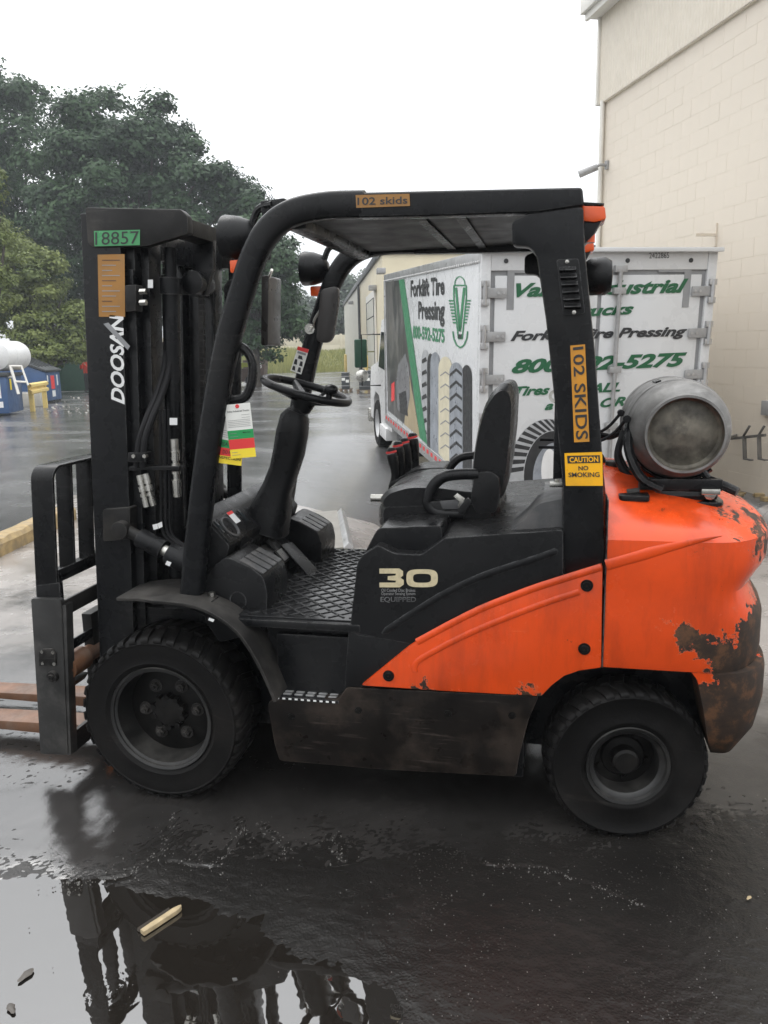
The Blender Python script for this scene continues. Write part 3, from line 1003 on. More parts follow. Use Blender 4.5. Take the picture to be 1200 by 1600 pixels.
for px in (937, 980, 1079, 790):
    q = rear_l(px, 398 if px > 800 else 401)
    m = MB(); m.cyl((q.x, -.022, ZT-.085), (q.x, -.012, ZT-.085), .022, seg=10); m.obj('marker_lamp', 'black_text', truck)


def rtext(s, q, mt, shear=.28, bold=.038, off=.0125):
    return text_on(s, [rear_w(*p) for p in q], mt, truck, 'lettering', shear, bold, off)


rtext('Valley Industrial', [(802, 463.5), (1071, 456), (1075, 435), (806, 442.5)], 'darkgreen_text')
rtext('Trucks', [(886, 496), (988, 491), (991, 473), (889, 478)], 'darkgreen_text')
rtext('Forklift Tire Pressing', [(797, 532), (1071, 524), (1074, 509), (800, 517)], 'black_text')
rtext('800-592-5275', [(798, 584.5), (1069, 573), (1073, 550), (802, 561.5)], 'darkgreen_text', bold=.045)
rtext('Tires', [(802, 619), (857, 616.5), (860, 601), (805, 604)], 'darkgreen_text')
rtext('ALL', [(918, 614), (968, 611.5), (971, 597), (921, 599)], 'darkgreen_text')
rtext('a', [(850, 641), (863, 640), (865, 630), (852, 631)], 'darkgreen_text')
rtext('OR', [(936, 637), (975, 634), (978, 619), (939, 622)], 'darkgreen_text')
text_on('2422865', [rear_w(*p) for p in [(1013, 404), (1044, 403.5), (1044, 394.5), (1013, 395)]], 'black_text', truck, 'fleet_number', 0, 0, .018)
# tyre picture on the left door
tc = rear_w(868, 722)


def rear_disc(cx, cy, rx, ry, mt, off, name, a0=0, a1=2*PI, n=40):
    pts = [rear_w(cx+rx*math.cos(a), cy+ry*math.sin(a)) for a in np.linspace(a0, a1, n, endpoint=(a1-a0) < 6.2)]
    return decal(pts, mt, truck, name, off)


M['print_tyre_dark'] = mat('dark_tyre_print', (.022, .0225, .024), .4, var=.3, vscale=9)
M['print_tyre_pale'] = mat('pale_tyre_print', (.42, .43, .44), .4, var=.2, vscale=7)
M['print_cream'] = mat('cream_tyre_print', srgb(214, 206, 180), .4, var=.12, vscale=8)
M['print_steel'] = mat('steel_grey_print', srgb(150, 155, 162), .35, var=.3, vscale=5)
rear_disc(856, 742, 62, 88, 'print_tyre_pale', .0086, 'tyre_picture')
rear_disc(866, 745, 48, 72, 'print_tyre_dark', .0096, 'tyre_picture')
rear_disc(868, 747, 36, 56, 'print_steel', .0106, 'tyre_picture')
rear_disc(858, 735, 13, 34, 'white_print', .0116, 'tyre_picture')
for k in range(11):
    a = PI+.08+k*.157
    p0 = (856+62*math.cos(a), 742+88*math.sin(a)); p1 = (866+49*math.cos(a+.14), 745+73*math.sin(a+.14))
    w = .045
    pts = [(856+61*math.cos(a-w), 742+87*math.sin(a-w)), (856+61*math.cos(a+w), 742+87*math.sin(a+w)), (866+49*math.cos(a+.1+w), 745+73*math.sin(a+.1+w)), (866+49*math.cos(a+.1-w), 745+73*math.sin(a+.1-w))]
    decal([rear_w(*p) for p in pts], 'print_tyre_dark', truck, 'tread_mark', .0092)


# left side print
def sdecal(pts, mt, name, off): return decal([side_w(*p) for p in pts], mt, truck, name, off)


def photo_mat():
    mt, n = newmat('yard_photo_print')
    v = n.noise(2.2, 6, .6, stretch=(1, 1.2, .5))
    c = n.ramp(v, [(.3, (.02, .022, .024)), (.45, (.05, .052, .05)), (.55, (.16, .15, .14)), (.62, (.06, .062, .06)), (.75, (.3, .25, .18))])
    n.set('Base Color', c); n.set('Roughness', .3)
    return mt


M['photo_print'] = photo_mat()
M['photo_tan'] = mat('tan_floor_print', srgb(176, 160, 128), .35, var=.2, vscale=2)
M['photo_grey'] = mat('grey_machine_print', srgb(122, 122, 124), .35, var=.4, vscale=4)
sdecal([(602, 441), (624, 437.5), (657, 684), (606.5, 641)], 'photo_print', 'photo_panel', .003)
sdecal([(634, 560), (640, 585), (657, 684), (632, 663), (636, 620)], 'photo_tan', 'photo_panel', .0045)
sdecal([(619, 600), (623, 570), (634, 552), (640, 575), (641, 620), (636, 650), (622, 640)], 'photo_grey', 'photo_panel', .006)
sdecal([(612, 600), (617, 596), (617, 625), (612, 628)], 'red_print', 'photo_panel', .006)
sdecal([(624, 615), (635, 610), (638, 650), (626, 645)], 'print_tyre_dark', 'photo_panel', .0075)
sdecal([(623.5, 437.5), (632, 436), (668.5, 695), (656.5, 684)], 'green_text', 'green_stripe', .006)


def stext(s, q, mt, bold=.035):
    return text_on(s, [side_w(*p) for p in q], mt, truck, 'lettering', 0, bold, .005)


stext('Forklift Tire', [(642, 464.5), (695, 461), (695, 431), (642, 438)], 'black_text')
stext('Pressing', [(654, 497), (695, 499.5), (695, 468), (654, 470.5)], 'black_text')
stext('800-592-5275', [(645.5, 529), (695, 536.5), (695, 514), (645.5, 508)], 'green_text')
# standing tyres picture
def arch(x0, x1, ytop, ybl, ybr, mt, off, lean=0, rr=.55):
    pts = []
    w = x1-x0
    for k in range(9):
        a = PI - k*PI/8
        pts.append((x0+w/2+w/2*math.cos(a), ytop+18-18*math.sin(a)))
    pts += [(x1, ybr), (x0, ybl)]
    sdecal(pts, mt, 'tyre_picture', off)


arch(659, 671, 546, 700, 706, 'print_tyre_pale', .004)
arch(668, 678, 552, 698, 712, 'print_tyre_dark', .005)
arch(673, 688, 550, 704, 716, 'print_steel', .006)
arch(686, 707, 557, 708, 732, 'print_cream', .007)
arch(703, 724, 566, 722, 744, 'print_steel', .008)
arch(722, 738, 570, 738, 758, 'print_tyre_dark', .0075)
for k in range(8):
    y = 580+k*19
    sdecal([(704, y+4), (714, y-5), (723, y+3), (723, y+8), (714, y), (704, y+9)], 'print_tyre_dark', 'tread_mark', .0095)
    if k < 7: sdecal([(659.5, y-18), (666, y-22), (668, y-16), (660, y-12)], 'print_tyre_dark', 'tread_mark', .0055)
    if k < 7: sdecal([(689, y+6), (697, y), (705, y+6), (705, y+8), (697, y+2.5), (689, y+8)], 'grey_print', 'tread_mark', .0085)
# winged V emblem
def emb(pts, mt='green_text', off=.005): sdecal(pts, mt, 'emblem', off)


ex0, ex1, ey0, ey1 = 701, 737, 431, 545
def E_(u, v):
    y_top = ey0 + (ex1 - (ex0+(ex1-ex0)*u))*.0
    return (ex0+(ex1-ex0)*u, ey0+(ey1-ey0)*v)


def stroke(p, w=.028):
    for a, b in zip(p, p[1:]):
        dx, dy = b[0]-a[0], (b[1]-a[1])*3
        L = math.hypot(dx, dy) or 1
        nx, ny = -dy/L*w, dx/L*w/3
        emb([E_(a[0]-nx, a[1]-ny), E_(b[0]-nx, b[1]-ny), E_(b[0]+nx, b[1]+ny), E_(a[0]+nx, a[1]+ny)])


stroke([(.24, .13), (.24, .3), (.44, .86), (.6, .86), (.78, .3), (.78, .13), (.24, .13)])
stroke([(.33, .16), (.5, .76), (.69, .16)], .05)
stroke([(.3, .12)]+[(.5+.22*math.cos(a), .11-.1*math.sin(a)) for a in np.linspace(PI, 0, 9)]+[(.72, .12)], .02)
for k in range(8):
    v = .34+k*.043
    stroke([(.02+k*.025, v), (.25+k*.012, v)], .03)
    stroke([(.98-k*.025, v), (.77-k*.012, v)], .03)
stroke([(.2, .76), (.24, .86), (.36, .95), (.52, .985), (.68, .95), (.8, .86), (.84, .76)], .03)
emb([E_(.43, .8), E_(.61, .8), E_(.61, .86), E_(.43, .86)], 'black_text')
# rivets and reflector tape along the bottom rail
m = MB()
for k in range(70): m.ball((-HW-.012, .06+k*LN/70, ZT-.085), .011, 6)
m.obj('rivet_row', 'white', truck)['kind'] = 'stuff'
m = MB()
for k in range(24):
    y0 = .1+k*.23
    m.span((-HW-.0225, y0, ZF-.02), (-HW-.0205, y0+.11, ZF+.03))
m.obj('reflector_tape', 'red_print', truck)['kind'] = 'stuff'
# chassis, tanks, bumper
m = MB(); m.span((-.45, .1, ZF-.28), (-.33, LN+1.8, ZF-.1)); m.span((.33, .1, ZF-.28), (.45, LN+1.8, ZF-.1))
for k in range(8): m.span((-.9, .3+k*.7, ZF-.16), (.9, .36+k*.7, ZF-.1))
m.obj('chassis', 'black', truck)
m = MB(); m.span((-1.1, .0, .42), (1.1, .1, .56)); m.span((-.7, .02, .5), (-.6, .12, ZF-.1)); m.span((.6, .02, .5), (.7, .12, ZF-.1)); m.obj('rear_bumper', 'black', truck, .01)
m = MB(); m.span((-1.08, LN-1.5, .38), (-.6, LN-.5, ZF-.12)); m.obj('battery_box', 'black', truck, .02)
# cab
m = MB()
cabp = [(LN+.12, .5), (LN+.12, 2.3), (LN+.35, 2.42), (LN+1.1, 2.36), (LN+1.55, 1.62), (LN+2.5, 1.45), (LN+2.62, 1.1), (LN+2.62, .45), (LN+2.3, .45), (LN+2.2, .85), (LN+1.95, 1.02), (LN+1.55, .98), (LN+1.35, .8), (LN+1.3, .5)]
m.prism([(a, b) for a, b in cabp], -1.06, 1.06, 'X'); m.obj('cab', 'white', truck, .03)
for sx in (-1, 1):
    m = MB(); m.prism([(LN+.3, 1.5), (LN+.3, 2.15), (LN+1.08, 2.15), (LN+1.45, 1.52)], sx*1.062, sx*1.068, 'X'); m.obj('cab_window', 'glass', truck)
    m = MB(); m.tube([(sx*1.05, LN+1.25, 2.1), (sx*1.4, LN+1.25, 2.1), (sx*1.4, LN+1.25, 1.2), (sx*1.05, LN+1.25, 1.2)], .014, 6); mr = m.obj('mirror_arm', 'black', truck)
    m = MB(); m.span((sx*1.3, LN+1.24, 1.52), (sx*1.52, LN+1.36, 2.02)); m.obj('mirror', 'greenfence', mr, .03)
    m = MB(); m.ball((sx*1.4, LN+1.26, 1.38), (.12, .07, .12)); m.obj('convex_mirror', 'chrome', mr)
    m = MB(); m.prism([(LN+.5, .3), (LN+.5, .52), (LN+1.2, .52), (LN+1.2, .3)], sx*.8, sx*1.1, 'X'); m.obj('cab_step', 'white', truck, .02)
m = MB(); m.span((-1.1, LN+2.6, .35), (1.1, LN+2.75, .62)); m.obj('front_bumper', 'chrome', truck, .03)


def simple_wheel(name, R, w, parent, m_t='rubber', m_r='alu', rr=.6):
    e = empty(name, parent=parent)
    mb = MB(); mb.lathe([(R*rr, -w/2+.01), (R*.9, -w/2), (R*.98, -w/2+.02), (R, -w/4), (R, w/4), (R*.98, w/2-.02), (R*.9, w/2), (R*rr, w/2-.01), (R*rr, -w/2+.01)], (0, 0, 0), (1, 0, 0), 32)
    mb.obj('tyre', m_t, e)
    mb = MB(); mb.lathe([(.02, .03), (R*.2, .03), (R*.22, 0), (R*.42, -.02), (R*.5, -w/2+.05), (R*rr, -w/2+.01), (R*rr, w/2-.01), (R*.5, w/2-.04), (.02, w/2-.05)], (0, 0, 0), (1, 0, 0), 24)
    for k in range(8):
        a = k*PI/4; mb.cyl((-.06, R*.3*math.cos(a), R*.3*math.sin(a)), (.0, R*.3*math.cos(a), R*.3*math.sin(a)), .018, seg=6)
    mb.obj('rim', m_r, e)
    return e


w0 = simple_wheel('wheel', .44, .26, truck)
w0.location = (-.95, 1.25, .44)
for x, y in ((-.66, 1.25), (.66, 1.25), (.95, 1.25), (-.94, LN+1.75), (.94, LN+1.75)):
    copy_tree(w0, truck, (x, y, .44), (0, 0, 0 if x < 0 else PI))


# ================================================================== THE FORKLIFT
fl = empty('forklift', (0, 0, 0), 'orange and black forklift truck with chipped paint standing side on at the puddle', 'forklift')
MT = math.radians(3.28)


def mp(u, y, w):
    """mast space (tilted back): u towards the seat, w up the mast"""
    return Vector((-.385+u*math.cos(MT)+w*math.sin(MT), y, -u*math.sin(MT)+w*math.cos(MT)))


def mspan(mb, a, b):
    return mb.prism([(a[0], a[2]), (b[0], a[2]), (b[0], b[2]), (a[0], b[2])], a[1], b[1], 'Y', mp)


# ---- mast
for s in (-1, 1):
    m = MB()
    c = [(0, .42), (.155, .42), (.155, .32), (.135, .32), (.135, .395), (.02, .395), (.02, .32), (0, .32)]
    m.prism([(p[0], s*p[1]) for p in c], .06, 2.2, 'Z', mp)
    m.obj('outer_rail', 'black', fl, .003)
    m = MB()
    c = [(.05, .385), (.21, .385), (.21, .29), (.19, .29), (.19, .36), (.07, .36), (.07, .29), (.05, .29)]
    m.prism([(p[0]-.02, s*p[1]) for p in c], .1, 2.13, 'Z', mp)
    m.obj('middle_rail', 'black', fl, .003)
    m = MB()
    c = [(.09, .335), (.26, .335), (.26, .24), (.24, .24), (.24, .31), (.11, .31), (.11, .24), (.09, .24)]
    m.prism([(p[0]-.04, s*p[1]) for p in c], .1, 2.16, 'Z', mp)
    m.obj('inner_rail', 'black', fl, .003)
    m = MB(); m.cyl(mp(.29, s*.3, .3), mp(.29, s*.3, 1.98), .034, seg=20); m.cyl(mp(.29, s*.3, 1.98), mp(.29, s*.3, 2.1), .022, seg=16); m.cyl(mp(.29, s*.3, 1.93), mp(.29, s*.3, 1.99), .042, seg=20)
    m.obj('lift_cylinder', 'black', fl)
    # lift chain: a row of plates
    m = MB()
    for k in range(64):
        w = .55+k*.025
        m.box(mp(.2, s*.16, w), (.022, .026 if k % 2 else .018, .022), Euler((0, MT, 0)).to_matrix())
    m.obj('lift_chain', 'steel_dirty', fl)
m = MB(); m.cyl(mp(.12, 0, .2), mp(.12, 0, 1.25), .05, seg=24); m.cyl(mp(.12, 0, 1.25), mp(.12, 0, 1.3), .06, seg=24); m.cyl(mp(.12, 0, 1.3), mp(.12, 0, 1.75), .032, seg=20); m.obj('free_lift_cylinder', 'black', fl)
for w, h in ((.32, .14), (1.95, .06)):
    m = MB(); mspan(m, (.155, -.4, w), (.19, .4, w+h)); m.obj('mast_cross_tie', 'black', fl, .004)
m = MB(); mspan(m, (.03, -.33, 2.08), (.09, .33, 2.19)); m.obj('mast_cross_tie', 'black', fl, .004)
# top side plates and the cross head
topo = xz([(133, 324), (282, 327), (293, 337), (294, 365), (228, 385), (146, 387), (137, 380)], -.425)
for s in (-1, 1):
    m = MB(); m.prism(rounded(topo, .007, 2), s*.425, s*.385)
    tp = m.obj('top_bracket', 'steel_dirty', fl, .004)
q = xz([(270, 340), (296, 341), (297, 367), (270, 372)], -.41)
m = MB(); m.prism(q, -.384, .384); m.obj('mast_cross_head', 'steel_dirty', fl, .006)
for y in (-.2, .2):
    q = xz([(284, 372), (318, 370), (318, 415), (306, 460), (284, 455)], -.3)
    m = MB(); m.prism(q, y-.014, y+.014); m.obj('chain_bracket', 'black', fl, .004)
    m = MB(); a = at(292, 440, Y=-.3); m.cyl((a.x, y-.06, a.z), (a.x, y+.06, a.z), .045, seg=20); m.obj('chain_roller', 'black', fl, .004)
m = MB(); a = xz([(204, 447), (221, 446), (221, 487), (205, 488)], -.40); m.prism(a, -.44, -.39); br = m.obj('rail_stop', 'steel_dirty', fl, .004)
for py in (456, 473):
    p = at(222, py, Y=-.42); m = MB(); m.cyl((p.x-.005, -.425, p.z), (p.x+.02, -.425, p.z), .011, seg=6); m.obj('bolt', 'chrome', br)


def yq(pts, Y): return [at(*p, Y=Y) for p in pts]


gs = decal(yq([(148, 385), (219, 383), (219, 359), (147, 361)], -.426), 'green_sticker', fl, 'number_sticker', .0015)
text_on('18857', yq([(149.5, 383), (217.5, 381), (217.5, 361), (149.5, 363)], -.426), 'black_text', gs, 'lettering', 0, 0, .0028)
ts = decal(yq([(155, 495), (196, 495), (195, 397), (153, 398)], -.421), 'tan_sticker', fl, 'capacity_plate', .002)
for k in range(11):
    y = 406+k*8
    decal(yq([(160, y+1.3), (188-6*(k % 3), y+1.3), (188-6*(k % 3), y), (160, y)], -.421), 'grey_print' if k % 4 else 'brown', ts, 'print_line', .003)
text_on('DOOSAN', yq([(195.5, 632), (193.5, 490), (171, 492), (174, 628)], -.421), 'white_print', fl, 'lettering', .2, .03, .002)
decal(yq([(162, 506), (170, 504), (204, 541), (200, 547)], -.421), 'greytrim', fl, 'logo_slash', .0026)
decal(yq([(231, 450), (239, 450), (239, 437), (231, 437)], -.39), 'white_print', fl, 'small_label', .0)
# hoses, clamps and couplings on the mast
def pathpx(pts, Y): return [at(p[0], p[1], Y=(p[2] if len(p) > 2 else Y)) for p in pts]


for dx in (0, 8):
    m = MB(); m.tube(spline(pathpx([(262+dx, 470, -.30), (259+dx, 560, -.32), (247+dx, 610, -.36), (229+dx, 655, -.42), (218+dx, 690, -.44), (214+dx*1.2, 730, -.44)], 0), 8), .013, 10)
    m.obj('hydraulic_hose', 'hose', fl)
m = MB(); m.prism(xz([(204, 706), (231, 706), (231, 721), (204, 721)], -.45), -.47, -.42); cl = m.obj('hose_clamp', 'black', fl, .003)
for px in (208, 225):
    p = at(px, 713, Y=-.475); m = MB(); m.cyl(p, p+Vector((0, .02, 0)), .008, seg=6); m.obj('bolt', 'chrome', cl)
for i, (a, b) in enumerate((((218, 742), (229, 792)), ((227, 740), (240, 790)))):
    A, B = at(*a, Y=-.45), at(*b, Y=-.45)
    m = MB()
    for t0, t1, r in ((0, .3, .013), (.3, .36, .009), (.36, .52, .015), (.52, .58, .009), (.58, .68, .015), (.68, .74, .01), (.74, 1, .012)):
        m.cyl(A.lerp(B, t0), A.lerp(B, t1), r, seg=10)
    m.obj('hose_coupling', 'chrome', fl)
A, B = at(272, 686, Y=-.40), at(277, 776, Y=-.40)
m = MB()
for t0, t1, r in ((0, .2, .015), (.2, .36, .018), (.36, .42, .012), (.42, .5, .017), (.55, .6, .017), (.6, .7, .012), (.7, .82, .018), (.82, 1, .016)):
    m.cyl(A.lerp(B, t0), A.lerp(B, t1), r, seg=12)
m.obj('hose_coupling', 'chrome', fl)
m = MB(); m.prism(xz([(205, 728), (283, 727), (283, 733), (205, 734)], -.40), -.42, -.37); m.obj('hose_shelf', 'black', fl, .002)
for px, Y in ((250, -.4), (257, -.4), (263, -.39)):
    m = MB(); m.tube(spline(pathpx([(px, 640), (px+1, 700), (px+2, 780), (px+4, 830), (px+22, 850), (px+45, 862)], Y), 6), .006, 8); m.obj('hydraulic_pipe', 'hose', fl)
for q in ([(265, 653), (277, 653), (277, 664), (265, 664)], [(238, 820), (246, 818), (247, 826), (240, 828)], [(246, 818), (253, 815), (254, 823), (248, 826)]):
    decal(yq(q, -.42), 'white_print', fl, 'small_label', .0)
m = MB(); m.prism(rounded(xz([(163, 795), (205, 792), (205, 842), (163, 845)], -.43), .01), -.44, -.38); m.obj('tilt_mount', 'steel_dirty', fl, .005)
# ---- tilt cylinders
tc0, tc1 = at(193, 826, Y=-.44), at(318, 892, Y=-.44)
for s in (1, -1):
    def fl_(p): return Vector((p.x, p.y*s, p.z))
    m = MB(); m.cyl(fl_(tc0)+Vector((0, .035, 0)), fl_(tc0)-Vector((0, .035, 0)), .034, seg=20); m.tube([fl_(tc0), fl_(tc0.lerp(tc1, .22))], .024, 12)
    tcy = m.obj('tilt_cylinder', 'steel_dirty', fl, .003)
    m = MB(); m.cyl(fl_(tc0.lerp(tc1, .2)), fl_(tc0.lerp(tc1, .5)), .038, seg=24); m.obj('barrel', 'black', tcy, .004)
    m = MB(); m.cyl(fl_(tc0.lerp(tc1, .5)), fl_(tc0.lerp(tc1, .6)), .022, seg=20); m.obj('rod', 'chrome', tcy)
    m = MB(); m.cyl(fl_(tc0.lerp(tc1, .57)), fl_(tc0.lerp(tc1, .98)), .045, .047, seg=24); m.obj('gland', 'black', tcy, .006)
decal(yq([(258, 882), (265, 885), (268, 879), (261, 876)], -.49), 'white_print', fl, 'small_label', 0)

# ---- carriage, backrest and forks
BU = -.02
side = xz([(48, 935), (90, 935), (96, 942), (106, 1180), (63, 1178)], -.52)
m = MB(); m.prism(rounded(side, .01, 2), -.52, -.492)
M['carriage'] = mat('scuffed_grey_steel', (.024, .0235, .0225), .42, var=.4, vscale=9, dirt=(.1, .095, .088), damt=.6, dscale=7, bump=.25, bscale=50)
sp = m.obj('carriage_side_plate', 'carriage', fl, .004)
m = MB(); m.prism(xz([(96, 945), (104, 945), (112, 1178), (106, 1180)], -.51), -.515, -.468); m.obj('carriage_side_plate', 'carriage', fl, .003)
pp = xz([(62, 1017), (68, 1013), (82, 1013), (88, 1020), (88, 1040), (62, 1040)], -.523)
m = MB(); m.prism(pp, -.53, -.519); bp = m.obj('bolt_plate', 'steel_dirty', fl, .002)
for px, py in ((65, 1019), (82, 1020), (66, 1037), (84, 1038)):
    p = at(px, py, Y=-.533); m = MB(); m.cyl(p, p+Vector((0, .006, 0)), .007, seg=10); m.obj('bolt', 'chrome', bp)
p = at(81, 1058, Y=-.533); m = MB(); m.lathe([(.005, -.012), (.012, -.012), (.013, -.004), (.022, -.004), (.024, .012)], p, (0, 1, 0), 16); m.obj('grease_cap', 'steel_dirty', fl)
m = MB(); m.prism(xz([(48, 935), (90, 935), (106, 1180), (63, 1178)], -.52), .492, .52); m.obj('carriage_side_plate', 'steel_dirty', fl, .004)
# backrest: bent flat bar frame with upright slats
B0 = at(64, 928, Y=-.49); B1 = at(50, 745, Y=-.49)
bx_lo, bz_lo, bx_hi, bz_hi = at(58, 928, Y=-.49).x, at(58, 928, Y=-.49).z, at(50, 745, Y=-.49).x, at(50, 731, Y=-.49).z
bw_ = at(84, 760, Y=-.49).x-at(50, 760, Y=-.49).x


def bline(z): return bx_lo+(bx_hi-bx_lo)*(z-bz_lo)/(bz_hi-bz_lo)


path = [(-.49, bz_lo-.05)]+[(-.49+.05*(1-math.cos(a)), bz_hi-.05+.05*math.sin(a)) for a in np.linspace(0, PI/2, 7)]
path += [(-p[0], p[1]) for p in path[::-1]]
m = MB()
rings = []
for i, (y, z) in enumerate(path):
    a = Vector(path[min(i+1, len(path)-1)])-Vector(path[max(i-1, 0)]); a.normalize()
    ny, nz = -a.y, a.x
    x = bline(z); t = .006
    rings.append([(x, y-ny*t, z-nz*t), (x+bw_, y-ny*t, z-nz*t), (x+bw_, y+ny*t, z+nz*t), (x, y+ny*t, z+nz*t)])
m.loft(rings)
lb = empty('load_backrest', parent=fl)
m.obj('frame_bar', 'black', lb, .002)
zl = at(78, 903, Y=-.49).z
for y in (-.34, -.2, -.07, .07, .2, .34):
    m = MB(); zt = bz_hi-.006
    m.prism([(bline(zl)+.005, zl), (bline(zl)+.075, zl), (bline(zt)+.075, zt), (bline(zt)+.005, zt)], y-.006, y+.006); m.obj('slat', 'black', lb, .002)
m = MB(); m.prism([(bline(zl), zl-.006), (bline(zl)+bw_, zl-.006), (bline(zl)+bw_, zl+.006), (bline(zl), zl+.006)], -.483, .483); m.obj('lower_bar', 'black', lb, .002)
m = MB(); m.prism([(bline(zl)+bw_-.01, zl-.02), (bline(zl)+bw_, zl-.02), (bline(zl)+bw_, zl+.03), (bline(zl)+bw_-.01, zl+.03)], -.483, .483); m.obj('lower_bar', 'black', lb, .002)
for y in (-.49, .49):
    m = MB(); m.prism(xz([(57, 915), (93, 910), (97, 960), (60, 960)], -.5), y-.012, y+.012); m.obj('mount_plate', 'black', lb, .003)
# carriage bars running across
for (a, b, c, d), mt in (((94, 940), (102, 938), (104, 962), (95, 966)), 'steel_dirty'), (((96, 1008), (102, 1006), (103, 1022), (97, 1024)), 'black'):
    m = MB(); m.prism(xz([a, b, c, d], -.49), -.488, .488); m.obj('carriage_bar', mt, fl, .003)
p = at(100, 1046, Y=-.49)
m = MB(); m.cyl((p.x, -.488, p.z), (p.x, .488, p.z), .036, seg=20); m.cyl((p.x+.0, -.48, p.z), (p.x, -.36, p.z), .05, seg=20); m.obj('shift_cylinder', 'rust', fl)
m = MB(); m.prism(xz([(108, 1060), (122, 1062), (116, 1072), (108, 1075)], -.44), -.46, -.36); m.obj('lower_hook', 'steel_dirty', fl, .004)
m = MB(); m.prism(xz([(104, 1148), (113, 1146), (114, 1178), (106, 1180)], -.5), -.489, .489); m.obj('carriage_bar', 'steel_dirty', fl, .004)
# forks
for y0, y1, nm in ((-.30, -.18, 0), (-.02, .10, 1)):
    xh = -.46
    prof = [(xh, .05), (xh, .62), (xh-.045, .62), (xh-.05, .13), (xh-.07, .105), (xh-1.05, .075), (xh-1.06, .055), (xh-.05, .045)]
    m = MB(); m.prism(prof[3:]+[(xh-.02, .05), (xh-.02, .13)], y0, y1); f_ = m.obj('fork', 'rust', fl, .004)
    m = MB(); m.span((xh-.045, y0+.001, .131), (xh, y1-.001, .62)); m.obj('fork_shank', 'steel_dirty', f_, .004)
    m = MB(); m.prism([(xh-.075, .1065), (xh+.0, .1265), (xh+.02, .13), (xh+.02, .12), (xh-.05, .11)], y0+.002, y1-.002)
    bm_ = MB(); bm_.span((xh+.0, y0+.004, .055), (xh+.1, y1-.004, .13)); bm_.obj('fork_heel', 'fork_orange', f_, .006)


# ---- wheels
def drive_wheel(R, W, rim_r, lugs, nuts, big):
    e = empty('wheel', parent=fl)
    h = W/2
    m = MB()
    sh = R*.968
    prof = [(rim_r*.93, -h*.82), (rim_r, -h*.86), (rim_r+.012, -h*.93), (rim_r+.02, -h*.97), (rim_r+.024, -h*.955), ((rim_r+sh)/2, -h*1.0), (sh*.93, -h*.985), (sh*.935, -h*1.0), (sh*.95, -h*1.0), (sh*.955, -h*.97), (sh*.985, -h*.9), (sh, -h*.7), (sh, h*.7), (sh*.985, h*.9), (sh*.96, h*.97), ((rim_r+sh)/2, h), (rim_r, h*.86), (rim_r*.93, h*.82)]
    m.lathe(prof, (0, 0, 0), (0, 1, 0), 72)
    for k in range(lugs):                      # chevron lugs, two staggered rows wrapping over the shoulder
        for s in (-1, 1):
            a = (k+(.5 if s > 0 else 0))*2*PI/lugs
            da = PI/lugs*.62
            rings = []
            for t, r0, r1 in ((.985, .935, .958), (.9, .955, .985), (.62, .96, 1.0), (.08, .96, 1.0)):
                sk = (.98-t)*.10*(1 if s > 0 else 1)
                y = s*h*t
                rings.append([(R*rr*math.cos(b), y, R*rr*math.sin(b)) for rr, b in ((r0, a-da+sk), (r1, a-da*.9+sk), (r1, a+da*.9+sk), (r0, a+da+sk))])
            m.loft(rings)
    m.obj('tyre', 'rubber', e, ang=50)
    m = MB()
    if big:
        rp = [(rim_r*.9, -h*.80), (rim_r*1.01, -h*.9), (rim_r*1.0, -h*.94), (rim_r*.95, -h*.9), (rim_r*.93, -h*.6), (rim_r*.86, -h*.1), (rim_r*.84, h*.2), (rim_r*.9, h*.8)]
    else:
        rp = [(rim_r*.9, -h*.80), (rim_r*1.02, -h*.92), (rim_r*1.0, -h*.98), (rim_r*.93, -h*.95), (rim_r*.9, -h*.84), (rim_r*.82, -h*.8), (rim_r*.78, -h*.72), (rim_r*.76, -h*.1), (rim_r*.8, h*.8)]
    m.lathe(rp, (0, 0, 0), (0, 1, 0), 64)
    m.obj('rim', 'rim', e)
    m = MB()
    if big:
        m.lathe([(rim_r*.88, -h*.02), (rim_r*.7, -h*.08), (rim_r*.45, -h*.14), (rim_r*.3, -h*.16), (rim_r*.29, -h*.42), (rim_r*.2, -h*.46), (.001, -h*.46)], (0, 0, 0), (0, 1, 0), 48)
        hb = m.obj('hub', 'rimdark', e)
        for k in range(nuts):
            a = k*2*PI/nuts+.35
            c = Vector((rim_r*.53*math.cos(a), 0, rim_r*.53*math.sin(a)))
            m = MB(); m.cyl(c+Vector((0, -h*.1, 0)), c+Vector((0, -h*.17, 0)), .026, seg=16); m.cyl(c+Vector((0, -h*.17, 0)), c+Vector((0, -h*.3, 0)), .018, .016, 6); m.cyl(c+Vector((0, -h*.3, 0)), c+Vector((0, -h*.38, 0)), .009, seg=8)
            m.obj('wheel_nut', 'steel_dirty', hb)
        for k in range(10):
            a = k*2*PI/10
            c = Vector((rim_r*.3*math.cos(a), 0, rim_r*.3*math.sin(a)))
            m = MB(); m.cyl(c+Vector((0, -h*.2, 0)), c+Vector((0, -h*.46, 0)), .012, seg=6); m.obj('hub_bolt', 'rimdark', hb)
    else:
        m.lathe([(rim_r*.78, h*.05), (rim_r*.55, -h*.0), (rim_r*.5, -h*.1), (rim_r*.33, -h*.15), (rim_r*.32, -h*.6), (rim_r*.26, -h*.68), (.001, -h*.7)], (0, 0, 0), (0, 1, 0), 40)
        hb = m.obj('hub', 'rimdark', e)
        for k in range(nuts):
            a = k*2*PI/nuts
            c = Vector((rim_r*.6*math.cos(a), 0, rim_r*.6*math.sin(a)))
            m = MB(); m.cyl(c+Vector((0, h*.1, 0)), c+Vector((0, -h*.12, 0)), .011, seg=6); m.obj('wheel_nut', 'rimdark', hb)
    return e


